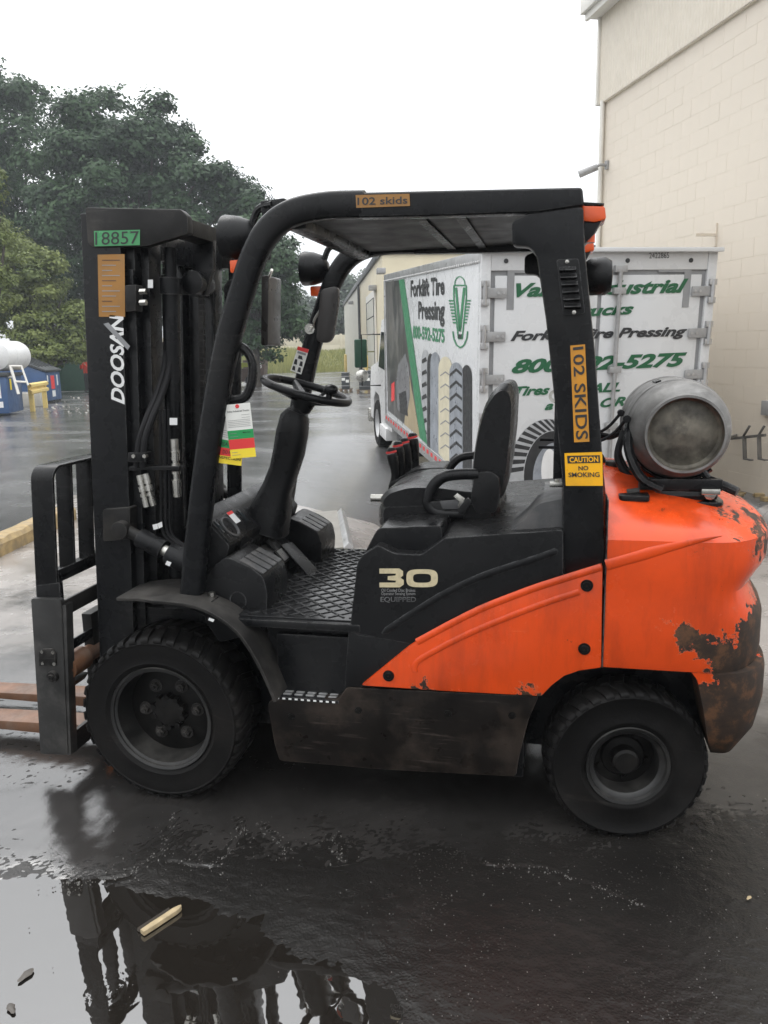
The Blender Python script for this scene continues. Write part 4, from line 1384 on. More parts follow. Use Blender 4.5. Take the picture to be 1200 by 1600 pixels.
fw = drive_wheel(.332, .24, .207, 38, 6, True)
fw.location = (0, -.5, .33); fw.rotation_euler = (0, .3, 0)
w2 = copy_tree(fw, fl, (0, .5, .33), (0, 0, PI))
rw = drive_wheel(.275, .175, .142, 34, 5, False)
rw.location = (1.7, -.475, .272); rw.rotation_euler = (0, .2, math.radians(9))
copy_tree(rw, fl, (1.7, .475, .272), (0, 0, PI+math.radians(9)))
m = MB(); m.cyl((0, -.45, .33), (0, .45, .33), .085, seg=20); m.ball((0, 0, .33), (.17, .2, .17)); m.obj('drive_axle', 'black', fl)
m = MB(); m.span((1.62, -.4, .2), (1.78, .4, .36)); m.obj('steer_axle', 'black', fl, .01)

# ---- fender and frame
fp = [at(*p, Y=-.62) for p in [(168, 944), (215, 940), (255, 941), (300, 947), (340, 964), (375, 993), (403, 1036), (420, 1072), (430, 1096)]]
fp = spline(fp, 5)
for s in (-1, 1):
    m = MB(); rings = []
    for i, p in enumerate(fp):
        t = (fp[min(i+1, len(fp)-1)]-fp[max(i-1, 0)]).normalized()
        n_ = Vector((t.z, 0, -t.x)); th = .006
        yo = .625 if i > 8 else .56+.065*i/8
        rings.append([(p.x-n_.x*th, s*yo, p.z-n_.z*th), (p.x-n_.x*th, s*.34, p.z-n_.z*th), (p.x+n_.x*th, s*.34, p.z+n_.z*th), (p.x+n_.x*th, s*yo, p.z+n_.z*th)])
    m.loft(rings); fd = m.obj('front_fender', 'steel_dirty', fl, .003)
    m = MB(); m.prism(xz([(258, 934), (335, 938), (335, 950), (260, 947)], -.53), s*.55, s*.42); ft = m.obj('pillar_foot', 'black', fl, .004)
    for px in (268, 326):
        p = at(px, 936, Y=-.53); m = MB(); m.cyl((p.x, s*.5, p.z), (p.x, s*.5, p.z+.018), .012, seg=6); m.obj('bolt', 'chrome', ft)
decal(yq([(325, 969), (333, 972), (335, 968), (327, 965)], -.626), 'white_print', fl, 'small_label', .0)
m = MB(); m.prism(xz([(168, 946), (300, 950), (330, 965), (320, 1000), (180, 1010)], -.36), -.37, -.34); m.obj('fender_web', 'black', fl); m = MB(); m.prism(xz([(168, 946), (300, 950), (330, 965), (320, 1000), (180, 1010)], -.36), .34, .37); m.obj('fender_web', 'black', fl)
m = MB(); m.span((-.18, -.33, .2), (.46, .33, .72)); m.obj('front_frame', 'black', fl, .01)
m = MB(); m.span((.44, -.50, .16), (1.36, .50, .66)); m.span((1.36, -.32, .2), (2.0, .32, .66)); m.obj('chassis_frame', 'black', fl, .01)
# side skirt below the step and the panel
sk = xz([(418, 1100), (424, 1093), (529, 1093), (541, 1074), (842, 1088), (826, 1125), (812, 1180), (806, 1214), (600, 1203), (436, 1189), (428, 1160)], -.55)
for s in (-1, 1):
    m = MB(); m.prism(rounded(sk, .012, 2), s*.55, s*.48); sko = m.obj('side_skirt', 'skirt', fl, .006)
    for px, py in ((560, 1110), (700, 1115), (800, 1118), (455, 1120)):
        p = at(px, py, Y=-.551); mm = MB(); mm.lathe([(.001, -.005), (.008, -.005), (.009, -.002), (.013, -.002), (.0135, .002)], (p.x, s*.551, p.z), (0, -s, 0), 12); mm.obj('skirt_bolt', 'rimdark', sko)
    m = MB(); m.prism([(1.30, .05), (1.31, .05), (1.31, .2), (1.3, .2)], s*.5, s*.4); 
m.bm.free()
# step well
for s in (-1, 1):
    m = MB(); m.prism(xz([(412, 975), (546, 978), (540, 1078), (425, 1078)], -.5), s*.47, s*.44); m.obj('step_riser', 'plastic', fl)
    z0 = at(480, 1091, Y=-.55).z
    m = MB(); m.span((.44, s*.553, z0-.012), (.69, s*.42, z0)); st = m.obj('step_plate', 'black', fl, .003)
    for i in range(5):
        for k in range(5):
            x0 = .47+i*.044; y0 = s*(.535-k*.022)
            mm = MB(); mm.prism([(x0, y0), (x0+.03, y0), (x0+.033, y0-s*.009), (x0+.003, y0-s*.009)], z0, z0+.006, 'Z'); mm.obj('grip_bar', 'alu', st, .0015)
    m = MB()
    for i in range(10):
        x0 = .45+i*.024; m.span((x0, s*.5535, z0-.009), (x0+.011, s*.5555, z0-.003))
    m.obj('step_edge_mark', 'white_print', fl)['kind'] = 'stuff'
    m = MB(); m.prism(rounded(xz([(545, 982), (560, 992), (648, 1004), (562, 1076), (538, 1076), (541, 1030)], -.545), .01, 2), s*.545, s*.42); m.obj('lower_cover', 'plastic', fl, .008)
# ---- floor
FZ = .73
m = MB(); m.prism([(.28, FZ-.03), (.78, FZ-.03), (.78, FZ), (.28, FZ)], -.555, .52); fo = m.obj('floor_plate', 'black', fl, .008)
m = MB(); m.prism([(.30, FZ+.0), (.775, FZ+.0), (.775, FZ+.006), (.30, FZ+.006)], -.53, .5); M['wetmat'] = mat('wet_rubber_mat', (.014, .0142, .015), .2, var=.3, vscale=9, rvar=.1)
fm = m.obj('floor_mat', 'wetmat', fl, .002)
m = MB()
for sgn in (-1, 1):
    for k in range(-14, 24):
        pts_ = []
        for t in np.linspace(0, 1, 60):
            x = .345+t*.42; y = -.52+k*.075+sgn*(x-.345)*1.0
            if -.515 < y < .485: pts_.append((x, y))
        if len(pts_) < 3: continue
        (xa, ya), (xb, yb) = pts_[0], pts_[-1]
        L_ = math.hypot(xb-xa, yb-ya)
        m.box(((xa+xb)/2, (ya+yb)/2, FZ+.0075), (L_, .007, .005), Euler((0, 0, math.atan2(yb-ya, xb-xa))).to_matrix())
rb = m.obj('mat_rib', 'plastic', fm); rb['kind'] = 'stuff'
# ---- dash, foot boxes, panel
fb = rounded(xz([(322, 912), (334, 884), (356, 868), (392, 884), (414, 900), (420, 925), (418, 985), (345, 1002), (322, 968)], -.46), .018, 3)
for s, y0, y1 in ((-1, -.475, -.24), (1, .24, .475)):
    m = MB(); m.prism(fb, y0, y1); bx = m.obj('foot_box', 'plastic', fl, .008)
    pa, pb = at(360, 869, Y=-.46), at(414, 899, Y=-.46)
    for i in range(5):
        for k in range(4):
            a = pa.lerp(pb, .35+i*.13); yy = y0+.03+k*.055 if s < 0 else y0+.015+k*.055
            d = (pb-pa).normalized()
            mm = MB(); mm.box((a.x+.002, yy, a.z+.004), (.026, .042, .006), Euler((0, math.atan2(-d.z, d.x), 0)).to_matrix()); mm.obj('tread_pad', 'greydust', bx, .002)
for px, py in ((340, 950), (373, 967)):
    p = at(px, py, Y=-.476); m = MB(); m.lathe([(.001, -.008), (.008, -.007), (.011, 0)], p, (0, 1, 0), 12); m.obj('screw', 'greydust', fl)
p = at(372, 938, Y=-.476); m = MB(); m.lathe([(.034, .002), (.034, -.003), (.030, -.003), (.030, .002)], p, (0, 1, 0), 24); m.obj('round_cap', 'plastic', fl)
dp = xz([(300, 800), (323, 815), (359, 853), (352, 875), (330, 890), (300, 905)], -.43)
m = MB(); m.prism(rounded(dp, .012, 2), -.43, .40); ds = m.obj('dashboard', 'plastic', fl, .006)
# sloping instrument panel face with cup holder, gauges and label
pA, pB = at(325, 816, Y=-.43), at(357, 851, Y=-.43)


def panel(u, y, lift=.004):
    p = pA.lerp(pB, u); n_ = Vector((-(pB.z-pA.z), 0, pB.x-pA.x)).normalized()
    return Vector((p.x, y, p.z))+n_*lift


m = MB(); rings = []
for lift in (-.01, .007): rings.append([panel(.02, -.42, lift), panel(.98, -.42, lift), panel(.98, -.12, lift), panel(.02, -.12, lift)])
m.loft(rings); pn = m.obj('instrument_panel', 'plastic', ds, .004)
c = panel(.52, -.335, .006); ax = (panel(.5, 0, 1)-panel(.5, 0, 0)).normalized()
m = MB(); m.lathe([(.049, 0), (.049, .007), (.042, .009), (.038, .003), (.036, -.004), (.001, -.004)], c, ax, 32); m.obj('cup_holder', 'greydust', ds)
for (u0, u1, y0, y1, mt) in ((.1, .6, -.41, -.395, 'glass'), (.1, .62, -.185, -.165, 'glass'), (.7, .9, -.40, -.38, 'black')):
    m = MB(); rings = []
    for lift in (.006, .011): rings.append([panel(u0, y0, lift), panel(u1, y0, lift), panel(u1, y1, lift), panel(u0, y1, lift)])
    m.loft(rings); m.obj('switch_bank', mt, ds, .002)
decal([panel(.52, -.275, .009), panel(.52, -.225, .009), panel(.02, -.225, .009), panel(.02, -.275, .009)], 'white_print', ds, 'warning_label', 0)
decal([panel(.14, -.275, .01), panel(.14, -.225, .01), panel(.02, -.225, .01), panel(.02, -.275, .01)], 'red_print', ds, 'warning_label', 0)
m = MB(); m.prism(xz([(300, 880), (352, 872), (390, 900), (400, 960), (330, 1000), (300, 960)], -.3), -.25, .25); m.obj('fire_wall', 'plastic', fl)
m = MB(); m.prism(xz([(330, 800), (392, 788), (420, 830), (395, 880), (330, 860)], 0), -.3, .30); m.obj('cowl', 'plastic', fl, .03)
# ---- steering column and wheel
def ring_at(c, ax, ry, rx, n=20, sq=.75):
    ax = Vector(ax).normalized(); s = Vector((0, 1, 0)); t = s.cross(ax).normalized()
    out = []
    for k in range(n):
        a = 2*PI*k/n; cs, sn = math.cos(a), math.sin(a)
        out.append(Vector(c)+s*(math.copysign(abs(cs)**sq, cs)*ry)+t*(math.copysign(abs(sn)**sq, sn)*rx))
    return out


cpx = [((415, 825), .10, .10), ((424, 795), .09, .085), ((434, 762), .07, .062), ((444, 735), .065, .06), ((452, 705), .07, .064), ((457, 675), .072, .064), ((461, 652), .066, .058), ((465, 642), .045, .04)]
cs = [at(*p, Y=0) for p, _, _ in cpx]
m = MB(); m.loft([ring_at(c, (cs[min(i+1, 7)]-cs[max(i-1, 0)]), ry, rx) for i, (c, (_, ry, rx)) in enumerate(zip(cs, cpx))])
m.obj('steering_column', 'plastic', fl)
wc = at(479, 610, Y=0)
tilt = math.radians(17)
wa = Vector((math.sin(tilt), 0, math.cos(tilt)))          # wheel axis leans to the seat
wu = Vector((math.cos(tilt), 0, -math.sin(tilt)))
R_ = .178
ringp = [wc+wu*(R_*math.cos(a))+Vector((0, 1, 0))*(R_*math.sin(a)) for a in np.linspace(0, 2*PI, 48, endpoint=False)]
m = MB(); m.tube(ringp, .0165, 12, closed=True); sw = m.obj('steering_wheel', 'vinyl', fl)
m = MB(); m.tube([wc-wa*.09, wc-wa*.05, wc-wa*.02], [.035, .05, .055], 20); m.obj('hub', 'vinyl', sw)
m = MB(); m.cyl(at(464, 645, Y=0), wc-wa*.08, .035, .04, 20); m.obj('column_top', 'plastic', fl)
for a in (2.2, 4.1, 5.9):
    e_ = wc+wu*(R_*math.cos(a))+Vector((0, 1, 0))*(R_*math.sin(a))
    m = MB(); m.tube([wc-wa*.04, e_], [.024, .014], 10, flat=1); m.obj('spoke', 'vinyl', sw)
kb_ = wc+wu*(R_*math.cos(-.75))+Vector((0, 1, 0))*(R_*math.sin(-.75))
m = MB(); m.cyl(kb_, kb_+wa*.035, .013, seg=12); m.ball(kb_+wa*.048, (.03, .03, .022)); m.obj('spinner_knob', 'vinyl', sw)
m = MB(); m.tube(spline([wc-wa*.07, wc-wa*.06+Vector((.03, .12, .02)), wc-wa*.05+Vector((.05, .2, .04))], 4), .008, 8); m.obj('direction_lever', 'plastic', fl)
# ---- pedals
for y, px in ((-.05, (420, 885)), (.06, (440, 868))):
    p = at(*px, Y=y)
    m = MB(); R0 = Euler((0, math.radians(50), 0)).to_matrix(); m.box(p, (.07, .075, .012), R0); pd = m.obj('pedal', 'black', fl, .005)
    for k in range(4):
        m = MB(); m.box(p+R0 @ Vector((0, -.024+k*.016, .008)), (.055, .007, .006), R0); m.obj('pedal_rib', 'alu', pd, .001)
    m = MB(); m.tube([p, p+Vector((-.1, 0, .1))], .01, 8); m.obj('pedal_arm', 'black', pd)
pa, pb = at(447, 850, Y=.13), at(492, 900, Y=.05)
m = MB(); d = (pb-pa); m.box((pa+pb)/2, (d.length, .07, .014), d.to_track_quat('X', 'Z').to_matrix()); m.obj('accelerator', 'plastic', fl, .005)

# ---- overhead guard
GY = .50
gp = [at(*p, Y=-GY) for p in [(299, 944), (310, 830), (328, 690), (352, 552), (378, 458), (398, 398), (423, 357), (458, 333), (510, 322), (570, 320)]]
gp = spline(gp, 6)
for s in (-1, 1):
    P_ = [Vector((p.x, s*GY, p.z)) for p in gp]
    m = MB(); rings = []
    for i, p in enumerate(P_):
        t = (P_[min(i+1, len(P_)-1)]-P_[max(i-1, 0)]).normalized()
        rings.append(ring_at(p, t, .034, .044, 16, .6))
    m.loft(rings); m.obj('front_pillar', 'black', fl)
rail = xz([(560, 301), (910, 293), (913, 322), (840, 333), (700, 338), (560, 341)], -.52)
for s in (-1, 1):
    m = MB(); m.prism(rail, s*.53, s*.47); m.obj('roof_rail', 'black', fl, .012, bseg=3)
zr = rail[0][1]-.02
x_a, x_b = gp[-14].x, rail[1][0]
m = MB(); m.prism([(x_a, zr-.035), (x_b, zr-.045), (x_b, zr-.035), (x_a, zr-.02)], -.475, .475); m.obj('roof_panel', 'black', fl, .004)
for xk in (at(655, 352, Y=-.3).x, at(715, 350, Y=-.3).x):
    m = MB(); m.prism([(xk, zr-.052), (xk+.035, zr-.052), (xk+.03, zr-.044), (xk+.005, zr-.044)], -.472, .472); m.obj('roof_bar', 'plastic', fl, .002)
m = MB(); m.prism([(x_a+.05, zr-.043), (x_b-.02, zr-.043), (x_b-.02, zr-.037), (x_a+.05, zr-.037)], -.471, .471); m.obj('roof_liner', M['liner'], fl)
m = MB(); m.prism([(x_a-.02, zr-.075), (x_a+.05, zr-.075), (x_a+.06, zr), (x_a, zr)], -.47, .47); m.obj('roof_cross_bar', 'black', fl, .01)
m = MB(); m.prism([(x_b-.16, zr-.1), (x_b-.01, zr-.1), (x_b-.01, zr-.05), (x_b-.16, zr-.05)], -.47, .47); m.obj('roof_cross_bar', 'black', fl, .01)
rp_ = xz([(835, 330), (912, 322), (914, 390), (929, 540), (943, 735), (944, 886), (880, 902), (879, 760), (868, 640), (853, 500), (838, 398), (826, 385), (800, 384), (800, 345)], -.52)
for s in (-1, 1):
    m = MB(); m.prism(rounded(rp_, .012, 2), s*.522, s*.455); pl_ = m.obj('rear_pillar', 'black', fl, .008)
    lv = xz([(869, 406), (904, 404), (914, 490), (880, 494)], -.522)
    m = MB(); m.prism(rounded(lv, .008, 2), s*.53, s*.523); lp = m.obj('vent_plate', 'plastic', pl_, .002)
    for k in range(6):
        z = at(890, 422+k*11.5, Y=-.53).z; x0 = at(874+k*1.5, 422+k*11.5, Y=-.53).x; x1 = at(900+k*1.5, 422+k*11.5, Y=-.53).x
        m = MB(); m.loft([[(x, s*.531, z+.011), (x, s*.546, z-.001), (x, s*.531, z-.008)] for x in (x0, x1)]); m.obj('louvre', 'plastic', pl_, .002)
    for px, py in ((886, 409), (897, 488)):
        p = at(px, py, Y=-.532); m = MB(); m.lathe([(.001, -.003), (.006, -.002), (.007, .001)], (p.x, s*.531, p.z), (0, s*-1 if s > 0 else 1, 0), 10); m.obj('screw', 'chrome', pl_)
# stickers on the rear pillar
ys = -.5225
st1 = decal(yq([(897, 691), (921, 690), (914, 538), (891, 540)], ys), 'amber_sticker', fl, 'number_sticker', .0015)
text_on('102 SKIDS', yq([(895, 543), (900, 687), (919, 686), (911.5, 541)], ys), 'black_text', st1, 'lettering', 0, .012, .003)
st2 = decal(yq([(884, 759), (942, 759), (941, 706), (882, 708)], ys), 'yellow_sticker', fl, 'warning_sticker', .0015)
decal(yq([(887, 724), (938, 723), (937, 711), (886, 712)], ys), 'black_text', st2, 'black_band', .0025)
text_on('CAUTION', yq([(890, 722.5), (935, 721.5), (934.5, 713), (889.5, 714)], ys), 'yellow_sticker', st2, 'lettering', 0, .03, .0035)
text_on('NO', yq([(904, 735), (919.5, 734.5), (919, 727.5), (903.5, 728)], ys), 'black_text', st2, 'lettering', 0, .02, .003)
text_on('SMOKING', yq([(888.5, 745.5), (937, 745), (936.5, 737.5), (888, 738)], ys), 'black_text', st2, 'lettering', 0, .02, .003)
st3 = decal(yq([(557, 325), (641, 322), (640, 303), (556, 305)], -.531), 'tan_sticker', fl, 'number_sticker', .003)
text_on('102 skids', yq([(559, 321), (637, 318.5), (637, 307), (559, 309)], -.531), 'grey_text' if 'grey_text' in M else 'black_text', st3, 'lettering', 0, .012, .0045)
# amber lamps at the back of the guard
for s in (-1, 1):
    tl = empty('tail_lamp', parent=fl)
    m = MB(); m.prism(xz([(908, 316), (944, 318), (944, 321), (908, 322)], -.46), s*.47, s*.33); m.prism(xz([(912, 342), (940, 345), (928, 366), (914, 380)], -.46), s*.46, s*.35); m.obj('lamp_bracket', 'black', tl, .004)
    m = MB(); m.prism(rounded(xz([(909, 322), (945, 323), (947, 343), (930, 348), (910, 346)], -.46), .006, 2), s*.47, s*.34); m.obj('amber_lens', 'amber_lens', tl, .006)
    m = MB(); m.cyl((at(920, 366, Y=-.44).x, s*.43, at(920, 366, Y=-.44).z), (at(920, 366, Y=-.44).x, s*.43, at(920, 379, Y=-.44).z), .02, seg=14); m.obj('small_lens', 'amber_lens', tl)
p = at(936, 432, Y=-.3)
m = MB(); m.lathe([(.001, -.02), (.045, -.02), (.06, 0), (.062, .05), (.05, .07), (.001, .075)], p-Vector((.03, 0, 0)), (1, 0, 0), 28); bk = m.obj('reverse_lamp', 'plastic', fl)
m = MB(); m.tube([p-Vector((.09, 0, .0)), p-Vector((.03, 0, 0))], .015, 8); m.obj('lamp_stalk', 'black', bk)
m = MB(); pts = xz([(867, 620), (878, 617), (880, 745), (864, 746)], -.46); m.prism(pts, -.5, -.47); m.obj('hood_latch_post', 'black', fl, .004)
p = at(868, 619, Y=-.5); m = MB(); m.lathe([(.012, -.01), (.022, -.01), (.022, .01), (.012, .01), (.012, -.01)], p, (0, 1, 0), 16); m.obj('latch_ring', 'chrome', fl)
# ---- headlamps on the front pillars
for s in (-1, 1):
    hl = empty('headlamp', parent=fl)
    c = at(372, 372, Y=-.40) if s < 0 else at(490, 420, Y=.52)
    if s > 0: c.y = .52
    ax = Vector((1, 0, -.05)).normalized()
    m = MB(); m.lathe([(.075, -.05), (.078, -.04), (.074, 0), (.06, .045), (.03, .07), (.001, .075)], c, ax, 28); m.obj('lamp_shell', 'plastic', hl)
    m = MB(); m.lathe([(.001, -.055), (.05, -.053), (.074, -.045)], c, ax, 28); m.obj('lamp_glass', 'glass', hl)
    m = MB(); m.tube(spline([c+Vector((.05, 0, .03)), c+Vector((.08, -s*0, .09)), c+Vector((.14, s*.02, .1))], 4), .014, 8); m.obj('lamp_bracket', 'black', hl)
    m = MB(); m.box(c+Vector((.01, s*.02, -.1)), (.06, .05, .045)); m.obj('turn_lens', 'amber_lens', hl, .008)
m = MB(); m.prism(xz([(412, 317), (450, 312), (455, 330), (416, 345)], -.38), -.42, -.30); m.obj('lamp_plate', 'black', fl, .006)
# ---- mirrors
for s, c, in ((1, at(510, 491, Y=.40)), (-1, at(421, 486, Y=-.60))):
    mr = empty('rear_mirror', parent=fl)
    if s > 0:
        outl = rounded(xz([(500, 452), (528, 446), (529, 470), (520, 528), (510, 537), (493, 533), (496, 500)], .40), .025, 4)
        m = MB(); m.prism(outl, .40, .44); m.obj('mirror_shell', 'mirrorback', mr, .012)
        b = at(489, 513, Y=.46)
        m = MB(); m.tube(spline([b, at(491, 500, Y=.45), at(498, 488, Y=.45), at(503, 480, Y=.44)], 4), .006, 8); m.obj('mirror_arm', 'chrome', mr)
        m = MB(); m.lathe([(.001, -.012), (.012, -.012), (.014, -.004), (.024, -.004), (.024, .004)], at(484, 514, Y=.46), (0, 1, 0), 16); m.obj('mirror_mount', 'chrome', mr)
    else:
        outl = rounded(xz([(416, 432), (428, 430), (426, 536), (413, 541)], -.60), .01, 3)
        x0, x1 = at(414, 486, Y=.62).x, at(427, 486, Y=.62).x
        m = MB(); q0, q1 = at(421, 432, Y=.62), at(420, 540, Y=.62)
        m.prism(rounded([(q0.x-.018, q0.z), (q0.x+.018, q0.z), (q1.x+.018, q1.z), (q1.x-.018, q1.z)], .012, 3), .56, .74); m.obj('mirror_shell', 'mirrorback', mr, .006)
        m = MB(); m.tube([(q0.x, .6, q0.z-.02), (q0.x+.05, .52, q0.z+.02)], .007, 8); m.obj('mirror_arm', 'chrome', mr)
# sticker with pictograms on the far pillar
f0 = [at(455, 579, Y=.462), at(472, 585, Y=.462), at(484, 546, Y=.462), at(467, 541, Y=.462)]
ws = decal(f0, 'paper', fl, 'pictogram_sticker', .012)
g = quadmap(f0)
for (u0, v0, u1, v1, mt) in ((0, .86, 1, 1, 'red_print'), (.12, .74, .88, .82, 'grey_print'), (.3, .55, .75, .68, 'black_text'), (.1, .3, .4, .5, 'black_text'), (.6, .3, .9, .48, 'black_text'), (.1, .06, .4, .22, 'black_text'), (.6, .06, .9, .24, 'black_text')):
    decal([g(u0, v0), g(u1, v0), g((u0+u1*2)/3, v1), g(u0, v1)] if mt == 'black_text' else [g(u0, v0), g(u1, v0), g(u1, v1), g(u0, v1)], mt, ws, 'pictogram', .014)
# ---- grab handle
hp = [at(*p, Y=-.47) for p in [(350, 548), (372, 541), (388, 552), (395, 572), (392, 602), (383, 620), (366, 625), (332, 628)]]
m = MB(); m.tube(spline(hp, 5), .017, 10); m.obj('grab_handle', 'black', fl)

# ---- seat deck, engine cover
hood = rounded(xz([(546, 988), (558, 880), (566, 868), (590, 852), (617, 865), (658, 867), (680, 852), (694, 841), (760, 836), (880, 828), (880, 915), (800, 945), (650, 1008)], -.55), .012, 3)
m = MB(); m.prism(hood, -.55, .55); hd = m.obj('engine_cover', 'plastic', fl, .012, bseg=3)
pl2 = xz([(566, 868), (590, 820), (640, 818), (800, 815), (878, 818), (880, 860), (600, 870)], -.50)
m = MB(); m.prism(rounded(xz([(563, 876), (589, 826), (690, 822), (690, 870)], -.5), .02, 3), -.49, .49); m.obj('seat_deck', 'black', fl, .02, bseg=3)
# raised swage running up the cover and pale edges, worn and painted as highlights
sw_ = [at(*p, Y=-.552) for p in [(597, 990), (650, 955), (700, 925), (760, 898), (840, 872), (872, 860)]]
m = MB(); m.tube(spline(sw_, 5), [.003]+[.013]*(len(spline(sw_, 5))-2)+[.003], 10, flat=.35); m.obj('cover_swage', 'plastic', fl)
# rear deck behind the seat
rd_ = xz([(770, 800), (800, 772), (835, 758), (884, 753), (886, 800), (770, 820)], .40)
m = MB(); m.prism(rounded(rd_, .02, 3), -.30, .48); m.obj('rear_deck', 'greydust', fl, .02, bseg=3)
m = MB(); m.prism(rounded(xz([(760, 832), (800, 822), (826, 800), (842, 780), (882, 772), (884, 830)], -.42), .02, 3), -.50, -.302); m.obj('deck_shoulder', 'greydust', fl, .02, bseg=3)
for px, py, Y in ((872, 755, -.25), (866, 815, -.46)):
    p = at(px, py, Y=Y); m = MB(); m.span(p+Vector((-.03, -.02, -.012)), p+Vector((.03, .02, .006))); m.cyl(p+Vector((-.005, 0, .006)), p+Vector((-.005, 0, .02)), .009, seg=8); m.obj('hinge_plate', 'chrome', fl, .003)
# 30 and its print
YH = -.5515
def n30(o, w, t):
    return o
def blk30(pts, hole=None, off=.002):
    pts3 = [at(*p, Y=YH) for p in pts]
    return decal(pts3, 'gold', fl, 'numeral', off)


ringo = lambda cx, cy, rx, ry, n: [(cx+rx*math.copysign(abs(math.cos(a))**.55, math.cos(a)), cy+ry*math.copysign(abs(math.sin(a))**.6, math.sin(a))) for a in np.linspace(0, 2*PI, n, endpoint=False)]
outer, inner = ringo(659.5, 903.5, 24.5, 14, 40), ringo(659.5, 903.5, 14, 7, 40)
m = MB(); ov = [m.bm.verts.new(at(*p, Y=YH-.002)) for p in outer]; iv = [m.bm.verts.new(at(*p, Y=YH-.002)) for p in inner]
for i in range(40): m.bm.faces.new((ov[i], ov[(i+1) % 40], iv[(i+1) % 40], iv[i]))
m.obj('numeral', 'gold', fl, fix=False)
three = [(593, 888), (624, 888), (630, 892), (630, 899), (626, 902.5), (631, 906), (631, 913), (625, 917.5), (593, 917.5), (593, 910), (618, 910), (619, 907), (606, 906), (606, 900), (618, 899), (619, 896), (593, 896)]
blk30(three)
text_on('Oil Cooled Disc Brakes', yq([(596, 924.5), (649, 924.5), (649, 919.5), (596, 919.5)], YH), 'grey_print', fl, 'lettering', 0, 0, .002)
text_on('Operator Sensing System', yq([(596, 929.5), (649, 929.5), (649, 925), (596, 925)], YH), 'grey_print', fl, 'lettering', 0, 0, .002)
text_on('EQUIPPED', yq([(595, 941.5), (650, 941.5), (650, 932.5), (595, 932.5)], YH), 'grey_print', fl, 'lettering', 0, .015, .002)
text_on('EQUIPPED', yq([(596, 941), (649.5, 941), (649.5, 933), (596, 933)], YH), 'black_text', fl, 'lettering', 0, -.005, .0027)

# ---- seat
seat = empty('seat', parent=fl)


def cushion(outline, y0, y1, dome=.02, n=9):
    """padded block: the outline bulges in the middle of its width"""
    m = MB(); rings = []
    cx = sum(p[0] for p in outline)/len(outline); cz = sum(p[1] for p in outline)/len(outline)
    for k in range(n):
        t = k/(n-1); y = y0+(y1-y0)*t
        e = 1-abs(2*t-1)**6
        s = .86+.14*e**.5
        rings.append([(cx+(p[0]-cx)*s, y, cz+(p[1]-cz)*s) for p in outline])
    m.loft(rings)
    return m


so = rounded(xz([(588, 790), (585, 805), (587, 828), (780, 832), (782, 800), (770, 785)], -.25), .02, 3)
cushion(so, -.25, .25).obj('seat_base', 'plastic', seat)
co = [(p.x, p.z) for p in spline([Vector((a, b, 0)) for a, b in []], 1)] if False else rounded(xz([(588, 793), (588, 782), (600, 769), (635, 759), (685, 759), (735, 766), (775, 768), (775, 794), (700, 800), (620, 798)], -.24), .03, 4)
cushion(co, -.245, .245).obj('cushion', 'vinyl', seat)
bo = rounded(xz([(735, 765), (737, 720), (745, 670), (757, 630), (775, 603), (788, 597), (799, 601), (804, 620), (801, 680), (794, 740), (785, 785), (745, 790)], -.22), .03, 4)
cushion(bo, -.235, .235).obj('backrest', 'vinyl', seat)
for y in (-.13, .13):
    mb = MB(); mb.tube(spline([Vector((p.x, y, p.z)) for p in [at(*q, Y=-.24) for q in [(591, 783), (603, 770), (636, 761), (685, 761), (732, 767)]]], 5), .0035, 6); mb.obj('seat_seam', 'vinyl', seat)
    mb = MB(); mb.tube(spline([Vector((p.x, y, p.z)) for p in [at(*q, Y=-.22) for q in [(738, 740), (742, 700), (751, 655), (764, 621), (779, 603)]]], 5), .0035, 6); mb.obj('seat_seam', 'vinyl', seat)
mb = MB(); mb.prism(rounded(xz([(742, 737), (768, 735), (781, 745), (782, 775), (776, 800), (745, 803), (735, 780)], -.27), .02, 4), -.285, -.24); mb.obj('side_cover', 'plastic', seat, .008)
ap = [at(*p, Y=-.27) for p in [(748, 741), (720, 741), (694, 745), (678, 758), (670, 775), (668, 786), (676, 797), (690, 802), (725, 803)]]
mb = MB(); mb.tube(spline(ap, 5), [.021]*(len(spline(ap, 5))), 12); mb.obj('hip_guard', 'vinyl', seat)
mb = MB(); mb.prism(rounded(xz([(669, 783), (689, 782), (694, 796), (728, 796), (728, 805), (690, 805), (674, 798)], -.27), .006, 2), -.285, -.25); mb.obj('guard_base', 'plastic', seat, .004)
ap2 = [Vector((p.x, .27, p.z)) for p in ap]
mb = MB(); mb.tube(spline(ap2, 5), .017, 12); mb.obj('hip_guard', 'vinyl', seat)
mb = MB(); mb.prism(rounded(xz([(687, 782), (716, 780), (728, 783), (726, 795), (693, 795)], -.28), .005, 2), -.292, -.284); mb.obj('belt_slot', 'greydust', seat, .002)
mb = MB(); mb.prism(xz([(709, 775), (715, 770), (727, 778), (722, 790), (715, 793), (718, 783)], -.29), -.3, -.293); mb.obj('belt_buckle', 'chrome', seat, .001)
mb = MB(); mb.prism(rounded(xz([(718, 790), (732, 776), (738, 782), (728, 800), (716, 802)], -.29), .006, 2), -.305, -.285); mb.obj('recline_lever', 'plastic', seat, .003)
p = at(580, 778, Y=-.05); mb = MB(); mb.cyl(p, p+Vector((.06, 0, 0)), .016, seg=12); mb.obj('adjust_knob', 'chrome', seat)
mb = MB(); mb.tube(spline([at(*q, Y=-.24) for q in [(772, 800), (776, 818), (785, 822), (795, 812), (798, 822), (788, 826), (776, 825)]], 5), .004, 6); mb.obj('seat_cable', 'hose', seat)
